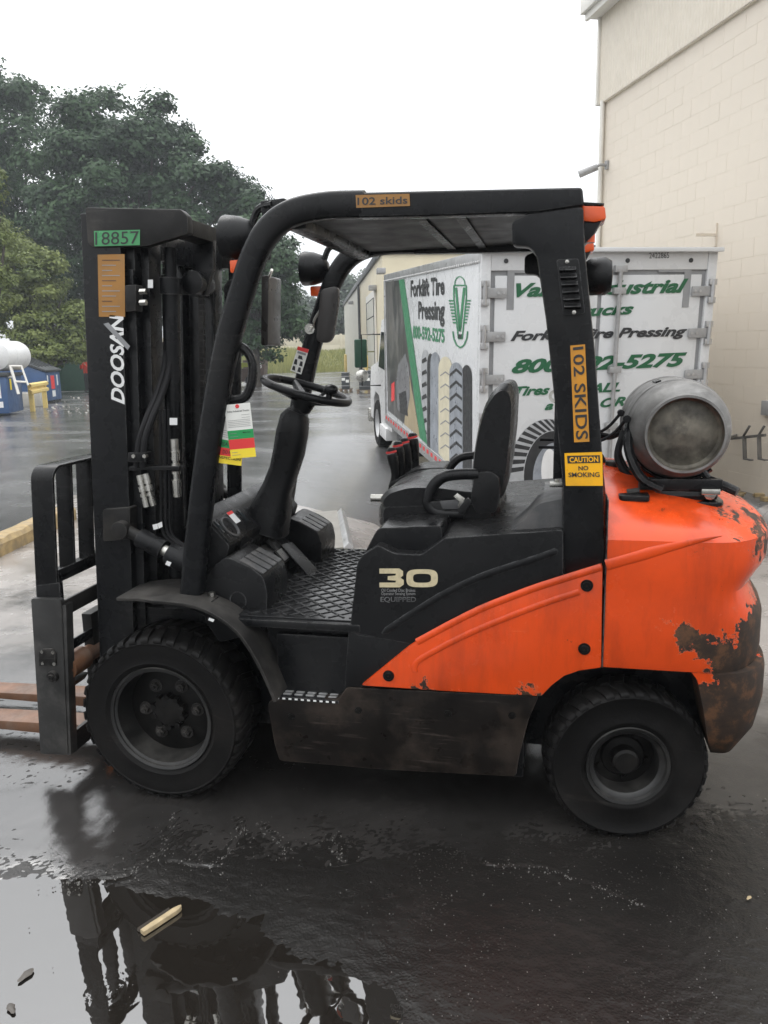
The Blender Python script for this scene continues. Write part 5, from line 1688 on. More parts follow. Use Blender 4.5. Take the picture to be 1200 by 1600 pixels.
# far side hydraulic levers with red rimmed knobs
cs_ = empty('lever_console', parent=fl)
for i, (kx, ky, bx_, by_) in enumerate(((612, 709, 614, 748), (622, 699, 624, 742), (632, 694, 634, 738), (645, 686, 645, 735))):
    Y = .32+.05*i
    a, b = at(bx_, by_+12, Y=Y), at(kx, ky, Y=Y)
    mb = MB(); mb.tube(spline([a, a.lerp(b, .4)+Vector((.012, 0, 0)), b], 4), [.022, .02, .019, .018, .018, .02, .024, .026, .024], 12); kb2 = mb.obj('lever', 'plastic', cs_)
    mb = MB(); mb.lathe([(.001, .030), (.014, .028), (.021, .02), (.023, .012)], b, (0, 0, 1), 16); mb.obj('knob_cap', 'red_print' if False else 'vinyl', kb2)
    mb = MB(); mb.lathe([(.0245, .004), (.0255, .009), (.0245, .013)], b, (-.2, 0, 1), 16); mb.obj('red_rim', 'red_print', kb2)
mb = MB(); mb.prism(rounded(xz([(612, 752), (655, 728), (700, 726), (700, 790), (612, 790)], .36), .02, 3), .28, .5); mb.obj('console_box', 'plastic', cs_, .015)
# ---- orange side panels
op = xz([(564, 1071), (640, 1009), (652, 1001), (700, 975), (750, 950), (800, 930), (850, 912), (900, 897), (942, 884), (940, 1043), (905, 1048), (882, 1056), (862, 1071), (846, 1088), (700, 1080)], -.56)
ip = xz([(648, 1050), (648, 1041), (660, 1028), (720, 996), (780, 970), (850, 943), (905, 925)], -.567)
for s in (-1, 1):
    m = MB(); m.prism(op, s*.565, s*.50); pn_ = m.obj('side_panel', 'orange', fl, .008)
    m = MB(); m.tube(spline([Vector((a, s*.5655, b)) for a, b in ip], 4), .011, 10, flat=.35); m.obj('panel_crease', 'orange', pn_)
    m = MB(); e0 = xz([(652, 1003), (700, 977), (750, 952), (800, 932), (850, 914), (940, 886)], -.56)
    m.tube(spline([Vector((a, s*.562, b)) for a, b in e0], 4), .014, 10, flat=.45); m.obj('panel_lip', 'orange', pn_)
    for px, py in ((607, 1056), (917, 915), (913, 1014)):
        p = at(px, py, Y=-.566); m = MB(); m.lathe([(.001, -.006), (.012, -.006), (.014, -.003), (.02, -.003), (.021, .003)], (p.x, s*.566, p.z), (0, -s, 0) if s > 0 else (0, 1, 0), 18); m.obj('panel_bolt', 'rimdark', pn_)


# ---- counterweight
def cw_ring(z, w, xr, x0, rx, ry, n=14):
    pts = [(x0, -w, z)]
    for k in range(5): pts.append((x0+(xr-rx-x0)*(k+1)/5, -w, z))
    for k in range(1, n+1):
        a = k*PI/2/n
        pts.append((xr-rx+rx*math.sin(a)**.9, -w+ry*(1-math.cos(a)**.9), z))
    pts = [(p[0], p[1], p[2]+max(0, (z-1.088))/.1*.055*max(0, min(1, (1.98-p[0])/.33))) for p in pts]
    pts += [(p[0], -p[1], p[2]) for p in pts[::-1]]
    return pts


lv_ = [(.628, .555, 2.175, .2), (.66, .562, 2.18, .2), (.78, .565, 2.178, .21), (.82, .565, 2.165, .21), (.86, .565, 2.14, .22), (.90, .565, 2.118, .24), (.935, .567, 2.145, .26), (.965, .568, 2.168, .27), (.985, .568, 2.178, .27), (1.03, .568, 2.18, .28), (1.07, .566, 2.175, .28), (1.088, .556, 2.166, .28), (1.105, .53, 2.15, .28), (1.128, .47, 2.115, .27), (1.152, .39, 2.06, .26), (1.172, .29, 2.0, .24), (1.186, .18, 1.92, .2), (1.19, .08, 1.85, .12)]
m = MB(); m.loft([cw_ring(z, w, xr, 1.618, (xr-1.93 if z < 1.08 else rx), w*.8) for z, w, xr, rx in lv_])
cw = m.obj('counterweight', 'orange', fl, ang=24)
m = MB()
lo = [(.30, .44, 2.07, 2.02), (.32, .50, 2.10, 1.985), (.40, .53, 2.16, 1.965), (.5, .545, 2.18, 1.945), (.6, .55, 2.18, 1.92), (.627, .554, 2.174, 1.90)]
m.loft([cw_ring(z, w, xr, x0, (xr-x0)*.75, w*.55) for z, w, xr, x0 in lo]); m.obj('counterweight_skirt', 'orange', fl, ang=60)
gr = [at(*p, Y=-.573) for p in [(947, 884), (990, 872), (1040, 858), (1090, 846), (1130, 838)]]
m = MB(); m.tube(spline([p+Vector((0, .006, 0)) for p in gr], 5), [.019*min(1, 1.6*(1-i/(len(spline(gr, 5))-1))+.02) for i in range(len(spline(gr, 5)))], 12, flat=.22); m.obj('body_ridge', 'orange', cw)
m = MB(); m.span((1.6135, -.566, .63), (1.6175, -.45, 1.2)); m.obj('panel_gap', 'black', fl)
p = at(989, 775, Y=-.36); 
m = MB(); m.prism(rounded([(p.x-.05, -.42), (p.x+.05, -.42), (p.x+.05, -.32), (p.x-.05, -.32)], .015, 3), p.z-.008, p.z+.012, 'Z'); fc = m.obj('filler_lid', 'black', fl, .004)
m = MB(); m.cyl((p.x-.02, -.36, p.z+.012), (p.x+.02, -.36, p.z+.018), .012, seg=8); m.obj('lid_hinge', 'steel_dirty', fc)
# ---- gas tank on its cradle
TX, TZ = at(1070, 678, Y=-.40).x, at(1070, 678, Y=-.40).z
tank = empty('gas_tank', parent=fl)
prof = [(.120, 0), (.128, .0), (.130, .035), (.118, .045), (.132, .055), (.154, .085), (.167, .13), (.169, .18), (.169, .48), (.167, .55), (.155, .60), (.12, .635), (.06, .65), (.001, .652)]
m = MB(); m.lathe(prof, (TX, -.42, TZ), (0, 1, 0), 56); m.obj('tank_body', 'tankalu', tank)
m = MB(); m.lathe([(.120, 0), (.117, .03), (.108, .04), (.07, .03), (.001, .02)], (TX, -.42, TZ), (0, 1, 0), 48); m.obj('tank_end', 'tankend', tank)
for y in (.2, .46):
    m = MB(); m.lathe([(.170, y-.008), (.1735, y-.003), (.1735, y+.003), (.170, y+.008)], (TX, -.42, TZ), (0, 1, 0), 56); m.obj('weld_seam', 'tankalu', tank)
m = MB(); m.lathe([(.12, .60), (.125, .60), (.125, .72), (.12, .72), (.12, .60)], (TX, -.42, TZ), (0, 1, 0), 40); m.obj('tank_collar', 'tankalu', tank)
m = MB(); m.box((TX-.06, -.1, TZ+.158), (.02, .1, .012), Euler((0, -.36, 0)).to_matrix()); m.obj('tank_slot', 'black', tank)
for y in (-.28, -.02):
    arc = [(TX+.173*math.cos(a), y, TZ+.173*math.sin(a)) for a in np.linspace(PI*1.02, PI*1.72, 14)]
    m = MB(); m.tube(arc, .008, 6, flat=2.2); m.obj('cradle_hoop', 'black', tank)
    a0 = Vector((TX-.175, y, TZ+.04))
    m = MB(); m.cyl(a0+Vector((0, -.012, 0)), a0+Vector((0, .02, 0)), .013, seg=12); m.tube(spline([a0, a0+Vector((-.06, .04, -.07)), a0+Vector((-.17, .1, -.11)), a0+Vector((-.3, .16, -.12))], 6), .006, 8); m.obj('strap_rod', 'hose', tank)
m = MB(); m.prism([(TX-.13, TZ-.2), (TX+.14, TZ-.2), (TX+.14, TZ-.16), (TX-.13, TZ-.16)], -.34, -.30); m.obj('cradle_beam', 'black', tank, .004); m = MB(); m.prism([(TX-.13, TZ-.2), (TX+.14, TZ-.2), (TX+.14, TZ-.16), (TX-.13, TZ-.16)], .02, .06); m.obj('cradle_beam', 'black', tank, .004)
m = MB(); m.span((TX-.08, -.34, TZ-.235), (TX+.13, .06, TZ-.2)); m.obj('cradle_plate', 'black', tank, .02)
m = MB(); m.prism(rounded([(TX-.02, -.36), (TX+.15, -.36), (TX+.15, -.05), (TX-.02, -.05)], .05, 4), TZ-.25, TZ-.236, 'Z'); m.obj('swivel_plate', 'black', tank, .004)
m = MB(); m.cyl((TX+.1, -.35, TZ-.21), (TX+.1, -.3, TZ-.21), .02, seg=10); m.box((TX+.1, -.345, TZ-.2), (.06, .03, .02)); m.obj('cradle_latch', 'chrome', tank, .003)
h0 = Vector((TX+.1, -.3, TZ-.165)); m = MB(); m.tube([h0+Vector((-.04, 0, .05)), h0, h0+Vector((.05, -.03, -.02)), h0+Vector((.085, -.05, -.035))], [.012, .014, .017, .016], 10); m.obj('clamp_handle', 'black', tank)
m = MB(); m.tube(spline([(TX-.16, -.25, TZ+.02), (TX-.17, -.34, TZ-.06), (TX-.13, -.37, TZ-.15), (TX-.06, -.38, TZ-.19)], 6), .017, 8); m.obj('clamp_lever', 'black', tank)
hs = [[(TX-.13, .1, TZ-.02), (TX-.2, .08, TZ-.06), (TX-.26, .05, TZ-.05), (TX-.36, .02, TZ-.06)], [(TX-.15, -.05, TZ+.0), (TX-.18, -.08, TZ-.1), (TX-.14, -.1, TZ-.2), (TX-.2, -.12, TZ-.23)], [(TX-.2, .0, TZ-.23), (TX-.25, -.02, TZ-.12), (TX-.3, -.04, TZ-.11), (TX-.32, -.05, TZ-.23)], [(TX-.17, -.12, TZ-.02), (TX-.19, -.16, TZ-.12), (TX-.12, -.2, TZ-.2), (TX-.04, -.2, TZ-.2)]]
for i, h in enumerate(hs):
    m = MB(); m.tube(spline(h, 8), .013 if i != 1 else .009, 10); m.obj('gas_hose', 'hose' if i != 2 else 'steel_dirty', tank)
m = MB(); m.lathe([(.03, 0), (.05, .01), (.05, .05), (.03, .06), (.03, .1), (.001, .1)], (TX-.2, -.08, TZ-.235), (0, 0, 1), 20); m.box((TX-.14, -.1, TZ-.19), (.07, .06, .06)); m.cyl((TX-.3, -.06, TZ-.235), (TX-.3, -.06, TZ-.17), .02, seg=8); m.obj('regulator', 'steel_dirty', tank, .003)
m = MB(); m.span((TX-.36, -.14, TZ-.215-.02), (TX-.12, .1, TZ-.2-.02)); m.obj('regulator_plate', 'steel_dirty', tank, .004)

# ---- inspection cards hanging from the grab handle
def card(name, label, q, bands, rows, head, hole=True):
    e = empty(name, at(*q[3], Y=-.50), label, 'tag')
    Q = [at(*p, Y=-.505 if 'front' in label else -.497) for p in q]
    g = quadmap(Q)
    inv = Matrix.Translation(-Vector(e.location))
    def put(o): o.data.transform(inv); o.parent = e
    for nm, v0, v1, mt in bands:
        m = MB(); nrm = Vector((0, .0012, 0)); c_ = [g(0, v0), g(1, v0), g(1, v1), g(0, v1)]
        m.loft([c_, [p+nrm for p in c_]]); put(m.obj(nm, mt, None))
    for (s_, u0, v0, u1, v1, mt) in head:
        o = text_on(s_, [g(u0, v0), g(u1, v0), g(u1, v1), g(u0, v1)], mt, None, 'lettering', 0, .01, .0012); put(o)
    for u0, u1, v in rows:
        put(decal([g(u0, v), g(u1, v), g(u1, v+.007), g(u0, v+.007)], 'grey_print', None, 'print_line', .001))
    if hole:
        m = MB(); c_ = g(.5, .955); m.lathe([(.001, -.002), (.007, -.002), (.0075, .001)], c_, (0, 1, 0), 14); put(m.obj('eyelet', 'red_print', None))
    return e


card('inspection_card', 'back one of two inspection cards with READY, DO NOT and INSPECTION bands hanging from handle', [(336.5, 722.5), (377, 728), (384, 648), (352, 640)],
     [('card_stub', .45, 1, 'paper'), ('green_band', .30, .45, 'green_print'), ('red_band', .15, .30, 'red_print'), ('yellow_band', 0, .15, 'yellow_print')],
     [(.1, .8, .5+k*.04) for k in range(4)], [('REA', .08, .34, .38, .41, 'black_text'), ('DO N', .22, .19, .55, .26, 'black_text'), ('INSPECTION', .06, .09, .95, .14, 'black_text')], False)
card('inspection_card', 'front one of two inspection cards, white top over green, red and yellow bands with handwriting', [(361, 717), (400, 713.5), (390.5, 629), (350, 633)],
     [('card_stub', .52, 1, 'paper'), ('green_band', .355, .52, 'green_print'), ('red_band', .17, .355, 'red_print'), ('yellow_band', 0, .17, 'yellow_print')],
     [(.06, .94, .58+k*.03) for k in range(5)]+[(.08, .4, .40), (.08, .35, .46), (.08, .4, .06), (.08, .3, .11), (.62, .94, .74), (.62, .94, .79)],
     [('Valley Industrial Trucks', .08, .855, .94, .885, 'black_text'), ('Main Ave', .6, .455, .9, .485, 'black_text')], True)


# ================================================================== TREES
def leaf_mesh(name, ells, n, size, clump, seed):
    g = np.random.default_rng(seed)
    vol = np.array([e[3]*e[4]*e[5] for e in ells])**.72
    pr = vol/vol.sum()
    nc = max(20, n//clump)
    lumps = []
    for k, e in enumerate(ells):
        for j in range(int(9+pr[k]*40)):
            d = g.normal(size=3); d /= np.linalg.norm(d)
            if d[2] < -.4: d[2] *= -.7
            q = g.uniform(.62, .98)
            lumps.append((*(np.array(e[:3])+d*q*np.array(e[3:6])), g.uniform(.22, .42)*min(e[3], e[5]), g.normal()))
    lumps = np.array(lumps)
    lp = lumps[:, 3]**2; lp /= lp.sum()
    ci = g.choice(len(lumps), nc, p=lp)
    d = g.normal(size=(nc, 3)); d /= np.linalg.norm(d, axis=1, keepdims=True)
    d[:, 2] = np.where(d[:, 2] < -.3, -d[:, 2]*.6, d[:, 2])
    C = lumps[ci, :3]+d*lumps[ci, 3:4]*np.where(g.random(nc) < .1, g.uniform(1.0, 1.3, nc), g.uniform(.35, 1.0, nc)**.5)[:, None]
    Nn = d
    cr = g.uniform(.55, 1.25, nc)
    lt = lumps[ci, 4]
    idx = np.repeat(np.arange(nc), clump)[:n]
    n = len(idx)
    off = g.normal(size=(n, 3)); off /= np.linalg.norm(off, axis=1, keepdims=True)
    off *= (g.random(n)**.4)[:, None]*cr[idx][:, None]*size*4.5
    off[:, 2] *= .7
    p = C[idx]+off
    nrm = Nn[idx]*.6+off/(size*4.5)*.7+g.normal(size=(n, 3))*.32+np.array([0, 0, .35])
    nrm /= np.linalg.norm(nrm, axis=1, keepdims=True)
    t = np.cross(nrm, g.normal(size=(n, 3))); t /= np.linalg.norm(t, axis=1, keepdims=True)
    b = np.cross(nrm, t)
    s = size*g.uniform(.55, 1.25, n)[:, None]
    v = np.stack([p-t*s*.9, p-b*s*.55+t*s*.1, p+t*s, p+b*s*.55-t*s*.1], 1).reshape(-1, 3)
    tint = np.clip(.45+.17*lt[idx]+.13*g.normal(size=nc)[idx]+.11*g.normal(size=n), 0, 1)
    me = bpy.data.meshes.new(name)
    me.vertices.add(len(v)); me.vertices.foreach_set('co', v.ravel())
    f = np.arange(n*4)
    me.loops.add(n*4); me.loops.foreach_set('vertex_index', f)
    me.polygons.add(n); me.polygons.foreach_set('loop_start', np.arange(0, n*4, 4)); me.polygons.foreach_set('loop_total', np.full(n, 4))
    at_ = me.attributes.new('tint', 'FLOAT', 'FACE'); at_.data.foreach_set('value', tint.astype(np.float32))
    me.update()
    return me


def tree(name, label, base_px, depth, blobs, n, size, m, seed, group=None, clump=40, trunk_r=.35, base_z=0.0):
    d = ray(*base_px); b = CAM+d*depth; b.z = base_z
    root = empty(name, b, label, 'tree', group)
    ells = []
    for px, py, rx, ry in blobs:
        c = deep(px, py, depth); k = depth/FOC
        ells.append((c.x-b.x, c.y-b.y, c.z-b.z, rx*k, rx*k*.9, ry*k))
    rawobj('crown', leaf_mesh('crown', ells, n, size, clump, seed), m, root)
    r2 = random.Random(seed)
    mb = MB()
    topz = max(e[2] for e in ells)
    cx = sum(e[0] for e in ells)/len(ells); cy = sum(e[1] for e in ells)/len(ells)
    mb.tube(spline([(0, 0, -.3), (.05*cx, .05*cy, topz*.3), (cx*.5, cy*.5, topz*.6), (cx, cy, topz*.95)], 5), [trunk_r*(1-.055*i) for i in range(16)], 8)
    for e in ells:
        for j in range(3):
            t = r2.uniform(.25, .6)
            a = Vector((cx*t, cy*t, topz*t))
            e_ = Vector(e[:3])+Vector((r2.uniform(-.6, .6)*e[3], r2.uniform(-.6, .6)*e[4], r2.uniform(-.2, .6)*e[5]))
            mid = a.lerp(e_, .5)+Vector((0, 0, -.3))
            mb.tube(spline([a, mid, e_], 5), [trunk_r*.45*(1-.085*i) for i in range(11)], 6)
    mb.obj('trunk', 'bark', root)
    return root


grp = 'trees along the edge of the yard'
tree('oak_tree', 'tallest dark oak tree at the left edge of the frame', (40, 610), 52, [(-60, 300, 120, 170), (15, 200, 85, 100), (50, 330, 110, 170), (-20, 430, 110, 120), (60, 480, 90, 90)], 70000, .17, 'leaf_dark', 1, grp)
tree('oak_tree', 'broad dark oak tree rising behind the forklift mast', (230, 612), 48, [(150, 235, 70, 85), (200, 300, 105, 125), (255, 260, 70, 90), (300, 330, 90, 110), (355, 350, 62, 85), (230, 440, 130, 110), (330, 460, 100, 90), (140, 400, 90, 110)], 110000, .16, 'leaf_dark', 2, grp)
tree('oak_tree', 'dark oak with low hanging boughs seen between the guard pillars', (400, 600), 42, [(405, 420, 52, 80), (440, 445, 45, 70), (390, 500, 60, 70), (455, 520, 32, 55), (400, 555, 34, 40), (345, 520, 50, 80), (430, 500, 45, 60)], 60000, .13, 'leaf_dark', 3, grp)
tree('young_tree', 'yellow green leafy tree beside the dumpsters', (50, 615), 38, [(45, 440, 60, 70), (85, 500, 50, 65), (20, 500, 55, 75), (110, 540, 32, 45), (5, 400, 45, 70), (60, 545, 60, 40), (95, 560, 55, 26), (40, 562, 60, 24), (130, 560, 30, 30)], 56000, .095, 'leaf_light', 4, grp)
tree('young_tree', 'narrow pale green tree cut by the left edge of the picture', (-15, 630), 30, [(-12, 330, 26, 90), (0, 290, 14, 50), (-5, 400, 30, 70), (-20, 460, 40, 70)], 14000, .075, 'leaf_light', 5, grp)
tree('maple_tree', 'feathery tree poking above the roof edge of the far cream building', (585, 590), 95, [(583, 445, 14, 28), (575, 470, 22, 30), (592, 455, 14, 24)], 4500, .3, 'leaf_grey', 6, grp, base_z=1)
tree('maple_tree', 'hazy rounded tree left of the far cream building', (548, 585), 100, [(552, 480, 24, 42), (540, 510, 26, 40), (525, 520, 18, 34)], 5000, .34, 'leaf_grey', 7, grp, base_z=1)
tree('maple_tree', 'tree top showing over the flat roof of the far cream building', (690, 580), 90, [(690, 402, 38, 16), (720, 400, 30, 14), (665, 408, 20, 12)], 4000, .26, 'leaf_mid', 8, grp, base_z=1)
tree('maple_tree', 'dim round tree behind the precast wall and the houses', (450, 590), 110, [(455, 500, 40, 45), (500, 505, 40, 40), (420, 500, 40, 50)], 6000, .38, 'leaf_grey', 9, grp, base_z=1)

# ================================================================== GRASS BANK AND FAR WALL
def bank_h(x, y):
    v = (x-CAM.x)*ADIR.x+(y-CAM.y)*ADIR.y
    return sstep(72, 92, v)*1.75-.25*(1-sstep(70.5, 74, v))


bx = np.linspace(-90, 40, 80); by = np.linspace(55, 150, 80)
tag(rawobj('grass_bank', grid_mesh('grass_bank', bx, by, bank_h), mat('bank_soil', (.12, .12, .05), .8, var=.3, vscale=.5)), 'grassy bank below the precast wall', None, None, 'structure')
gN = 26000
gg = np.random.default_rng(5)
pv = gg.uniform(72, 93, gN); pu = gg.uniform(-30, 18, gN)
gx_ = CAM.x+ADIR.x*pv+BDIR.x*pu; gy_ = CAM.y+ADIR.y*pv+BDIR.y*pu
gz_ = bank_h(gx_, gy_)
hh = gg.uniform(.25, .75, gN)*(1+.4*np.sin(pu*.6))
lean = gg.normal(size=(gN, 2))*.12
wv = .05
v = np.stack([np.stack([gx_-wv, gy_, gz_-.05], -1), np.stack([gx_+wv, gy_, gz_-.05], -1), np.stack([gx_+lean[:, 0], gy_+lean[:, 1], gz_+hh], -1)], 1).reshape(-1, 3)
me = bpy.data.meshes.new('grass'); me.vertices.add(len(v)); me.vertices.foreach_set('co', v.ravel())
me.loops.add(gN*3); me.loops.foreach_set('vertex_index', np.arange(gN*3)); me.polygons.add(gN); me.polygons.foreach_set('loop_start', np.arange(0, gN*3, 3)); me.polygons.foreach_set('loop_total', np.full(gN, 3))
a_ = me.attributes.new('tint', 'FLOAT', 'FACE'); a_.data.foreach_set('value', np.clip(.55+.3*gg.normal(size=gN)+.25*np.sin(pu*.35), 0, 1).astype(np.float32)); me.update()
tag(rawobj('grass', me, 'grass'), 'long pale grass on the bank below the precast wall', None, None, 'stuff')


def frame(origin, rot):
    return Matrix.Translation(origin) @ Matrix.Rotation(rot, 4, 'Z')


def along(v, u, z=0):
    return Vector((CAM.x+ADIR.x*v+BDIR.x*u, CAM.y+ADIR.y*v+BDIR.y*u, z))


pw = empty('precast_wall', (0, 0, 0), 'cream precast panel wall behind the long grass', 'wall')
pw.matrix_basis = frame(along(95, -42, 1.5), TA)
for i in range(24):
    m = MB(); m.span((i*2.6+.14, -.08, 0), (i*2.6+2.46, .08, 1.15)); m.obj('wall_panel', 'precast', pw, .02)
    m = MB(); m.span((i*2.6+.14, -.08, 1.16), (i*2.6+2.46, .08, 2.28)); m.obj('wall_panel', 'precast', pw, .02)
    m = MB(); m.span((i*2.6-.14, -.14, 0), (i*2.6+.14, .14, 2.4)); m.obj('wall_post', 'precast', pw, .02)


def house(label, pos, w, d, h, rh, wallm, roofm, wins, gable_front=True):
    e = empty('house', pos, label, 'house', 'houses behind the precast wall')
    e.rotation_euler = (0, 0, TA)
    m = MB(); m.prism([(-w/2, 0), (w/2, 0), (w/2, h), (0, h+rh), (-w/2, h)] if gable_front else [(-w/2, 0), (w/2, 0), (w/2, h), (-w/2, h)], 0, d); m.obj('wall', wallm, e)
    m = MB()
    if gable_front:
        for s in (-1, 1): m.prism([(0, h+rh+.03), (s*(w/2+.4), h-.25), (s*(w/2+.4), h-.05), (0, h+rh+.25)], -.35, d+.35)
    else:
        m.prism([(-.4, h-.05), (d/2, h+rh), (d+.4, h-.05), (d+.4, h+.1), (d/2, h+rh+.2), (-.4, h+.1)], -w/2-.3, w/2+.3, 'X')
    m.obj('roof', roofm, e)
    for wx, wz, ww, wh in wins:
        m = MB(); m.span((wx-ww/2-.1, -.06, wz-.1), (wx+ww/2+.1, .02, wz+wh+.1)); wf = m.obj('window', 'white', e)
        m = MB(); m.span((wx-ww/2, -.08, wz), (wx+ww/2, -.061, wz+wh)); m.obj('pane', 'glass', wf)
    return e


q = deep(456, 545, 112); house('house with pale green roof and brown lower walls behind the precast wall', (q.x, q.y, 1.5), 7, 8, 3.6, 1.9, 'brickhouse', 'roofgreen', [(-1.5, 3.1, 1, 1), (1.6, 1.4, 1, 1.2)])
q = deep(478, 540, 122); house('white house with a steep gable behind the precast wall', (q.x, q.y, 1.6), 6, 8, 4.6, 2.8, 'housewall', 'roofgrey', [(0, 4.3, 1, 1.3), (-1.5, 2, 1, 1.2)])
q = deep(532, 540, 112); house('low house with white gable and brown wall next to the cream building', (q.x, q.y, 1.5), 6.5, 8, 2.6, 1.7, 'brickhouse', 'housewall', [(1.5, 1.2, 1.2, 1.2)])
q = deep(536, 535, 128); house('grey roofed house showing behind the low white gabled one', (q.x, q.y, 1.6), 9, 8, 4.4, 1.8, 'housewall', 'roofgrey', [(-2, 2.4, 1, 1.2)], False)

# ================================================================== FAR CREAM WAREHOUSE
wh = empty('metal_warehouse', (0, 0, 0), 'cream metal warehouse with a dark roof edge beyond the box truck', 'building')
nc_ = deep(600, 551, 34); nc_.z = 0
fc_ = deep(540, 551, 70); fc_.z = 0
wd = (fc_-nc_); wlen = wd.length; wd.normalize()
wn_ = Vector((wd.y, -wd.x, 0))
wh.matrix_basis = Matrix((wn_, wd, Vector((0, 0, 1)))).transposed().to_4x4()
wh.matrix_basis.translation = nc_
HM = wh.matrix_basis
# local: x to the right, y along the side away from us
m = MB(); m.span((0, 0, 0), (26, wlen, 5.75)); m.obj('wall', 'beige_metal', wh)
m = MB(); m.span((-.12, -.12, 5.72), (26.1, wlen+.1, 6.0)); m.obj('roof_edge', 'roofdark', wh, .02)
m = MB(); m.span((-.02, wlen*.42, 0), (.0, wlen, 5.7)); m.obj('side_cladding', 'grey_metal', wh)
m = MB(); m.cyl((-.1, wlen*.40, .1), (-.1, wlen*.40, 5.7), .08, seg=8); m.obj('downspout', 'roofdark', wh)


def whside(px, py):
    n_ = -wn_
    return HM.inverted() @ onplane(px, py, nc_, n_)


d0, d1 = whside(576, 500).y, whside(588, 500).y
m = MB(); m.span((-.1, d1-.35, 0), (-.02, d0+.35, 4.55)); dr = m.obj('dock_door', 'fascia', wh)
m = MB(); m.span((-.12, d1, 0), (-.101, d0, 4.2)); m.obj('opening', 'glass', dr)
for i in range(5):
    m = MB(); m.span((-.135, d1+.1, .1+i*.82), (-.121, d0-.6, .1+i*.82+.76)); m.obj('door_panel', 'grey_metal', dr)
for px, py in ((588, 450), (552, 473), (602, 424)):
    p = whside(px, py); m = MB(); m.span((-.35, p.y-.25, p.z-.1), (-.0, p.y+.25, p.z+.12)); m.obj('wall_lamp', 'hingegrey', wh, .03)
for (px, py, k, lab) in ((540.5, 583, 62, 'yellow bollard at the far corner of the cream warehouse'), (572.5, 588, 40, 'yellow bollard beside the warehouse door')):
    b = deep(px, py, k); b.z = 0
    e = empty('bollard', b, lab, 'bollard', 'yellow bollards at the warehouse')
    m = MB(); m.lathe([(.11, 0), (.11, 1.45), (.09, 1.53), (.05, 1.57), (.001, 1.58)], (0, 0, 0), (0, 0, 1), 16); m.obj('post', 'yellow', e)
    m = MB(); m.lathe([(.16, 0), (.16, .04), (.111, .06)], (0, 0, 0), (0, 0, 1), 16); m.obj('base_collar', 'concrete_block', e)


# wrapped crates on pallets
def crate_on_pallet(px0, px1, ytop, ybot, lab, labels):
    g0, g1 = at(px0, ybot, Z=0), at(px1, ybot, Z=0)
    w = (g1-g0).length; dk = (g0-CAM).dot(_f)
    h = (ybot-ytop)*dk/FOC
    e = empty('wrapped_crate', (g0+g1)/2, lab, 'crate', 'strapped crates on pallets')
    e.rotation_euler = (0, 0, YAW)
    m = MB(); m.span((-w/2+.05, 0, .14), (w/2-.05, 1.0, h)); m.obj('crate_body', 'crate', e, .02)
    for z in (.14+.15*h, h*.8):
        m = MB(); m.span((-w/2+.045, -.006, z), (w/2-.045, 1.006, z+.03)); m.obj('strap', 'hingegrey', e)
    for k in range(5):
        m = MB(); m.span((-w/2-.08, .02+k*.21, .11), (w/2+.08, .13+k*.21, .135)); m.obj('deck_board', 'pallet_wood', e)
    for x in (-w/2, 0, w/2):
        m = MB(); m.span((x-.05, 0, 0), (x+.05, 1.0, .11)); m.obj('stringer', 'pallet_wood', e)
    for u, v in labels:
        m = MB(); m.span((-w/2+w*u, -.004, h*v), (-w/2+w*u+.14, -.001, h*v+.12)); m.obj('paper_label', 'paper', e)


crate_on_pallet(533, 547, 583, 613, 'small dark strapped crate on a pallet left of the larger one', [(.15, .6), (.55, .5)])
crate_on_pallet(561, 592, 580, 614, 'larger dark strapped crate on a pallet beside the truck mirror', [(.4, .55), (.65, .62)])

# ================================================================== LEFT BACKGROUND
fn = empty('green_fence', (0, 0, 0), 'dark green sheet fence behind the dumpsters', 'fence')
f0_, f1_ = deep(60, 612, 42), deep(330, 606, 46)
f0_.z = f1_.z = 0
fd_ = f1_-f0_; nP = 7
fn.matrix_basis = frame(f0_, math.atan2(fd_.y, fd_.x))
pl_ = fd_.length/nP
for i in range(nP):
    m = MB(); m.span((i*pl_+.03, -.03, -.02), (i*pl_+pl_-.03, .03, 1.85)); m.obj('fence_panel', 'greenfence', fn, .01)
    m = MB(); m.span((i*pl_-.04, -.07, 0), (i*pl_+.04, .05, 1.92)); m.obj('fence_post', 'greenfence', fn)


def dumpster(lab, corner, top_px):
    c = at(*corner, Z=0)
    dk = (c-CAM).dot(_f)
    e = empty('dumpster', c, lab, 'dumpster', 'blue dumpsters by the fence')
    v = c-CAM
    e.rotation_euler = (0, 0, math.atan2(-v.x, v.y)-math.radians(17))
    return e, (corner[1]-top_px)*dk/FOC


# the big one: its side wall faces us, the low front is turned to the right (local x runs to the right, the near corner is the origin)
e, h = dumpster('large blue dumpster with sloping black lid in front of the green fence', (76, 631), 550)
L = 1.75
m = MB(); m.prism([(-L, .1), (0, .1), (0, h*.6), (-.18, h*.63), (-L+.15, h*.93), (-L, h*.93)], 0, 1.8); m.obj('bin_body', 'dumpster', e, .03)
m = MB(); m.prism([(-.2, h*.645), (.06, h*.6), (.07, h*.64), (-.18, h*.69), (-L+.1, h+.01), (-L-.05, h*.96)], -.06, 1.86); ld = m.obj('bin_lid', 'lid', e, .02)
for k in range(5):
    m = MB(); m.box((-L*.52, .1+k*.4, h*.855), (L*.85, .07, .05), Euler((0, math.atan2(h*.33, L*.85), 0)).to_matrix()); m.obj('lid_rib', 'lid', ld)
m = MB(); m.span((-L, -.05, h*.4), (0, -.001, h*.46)); m.obj('side_channel', 'dumpster', e)
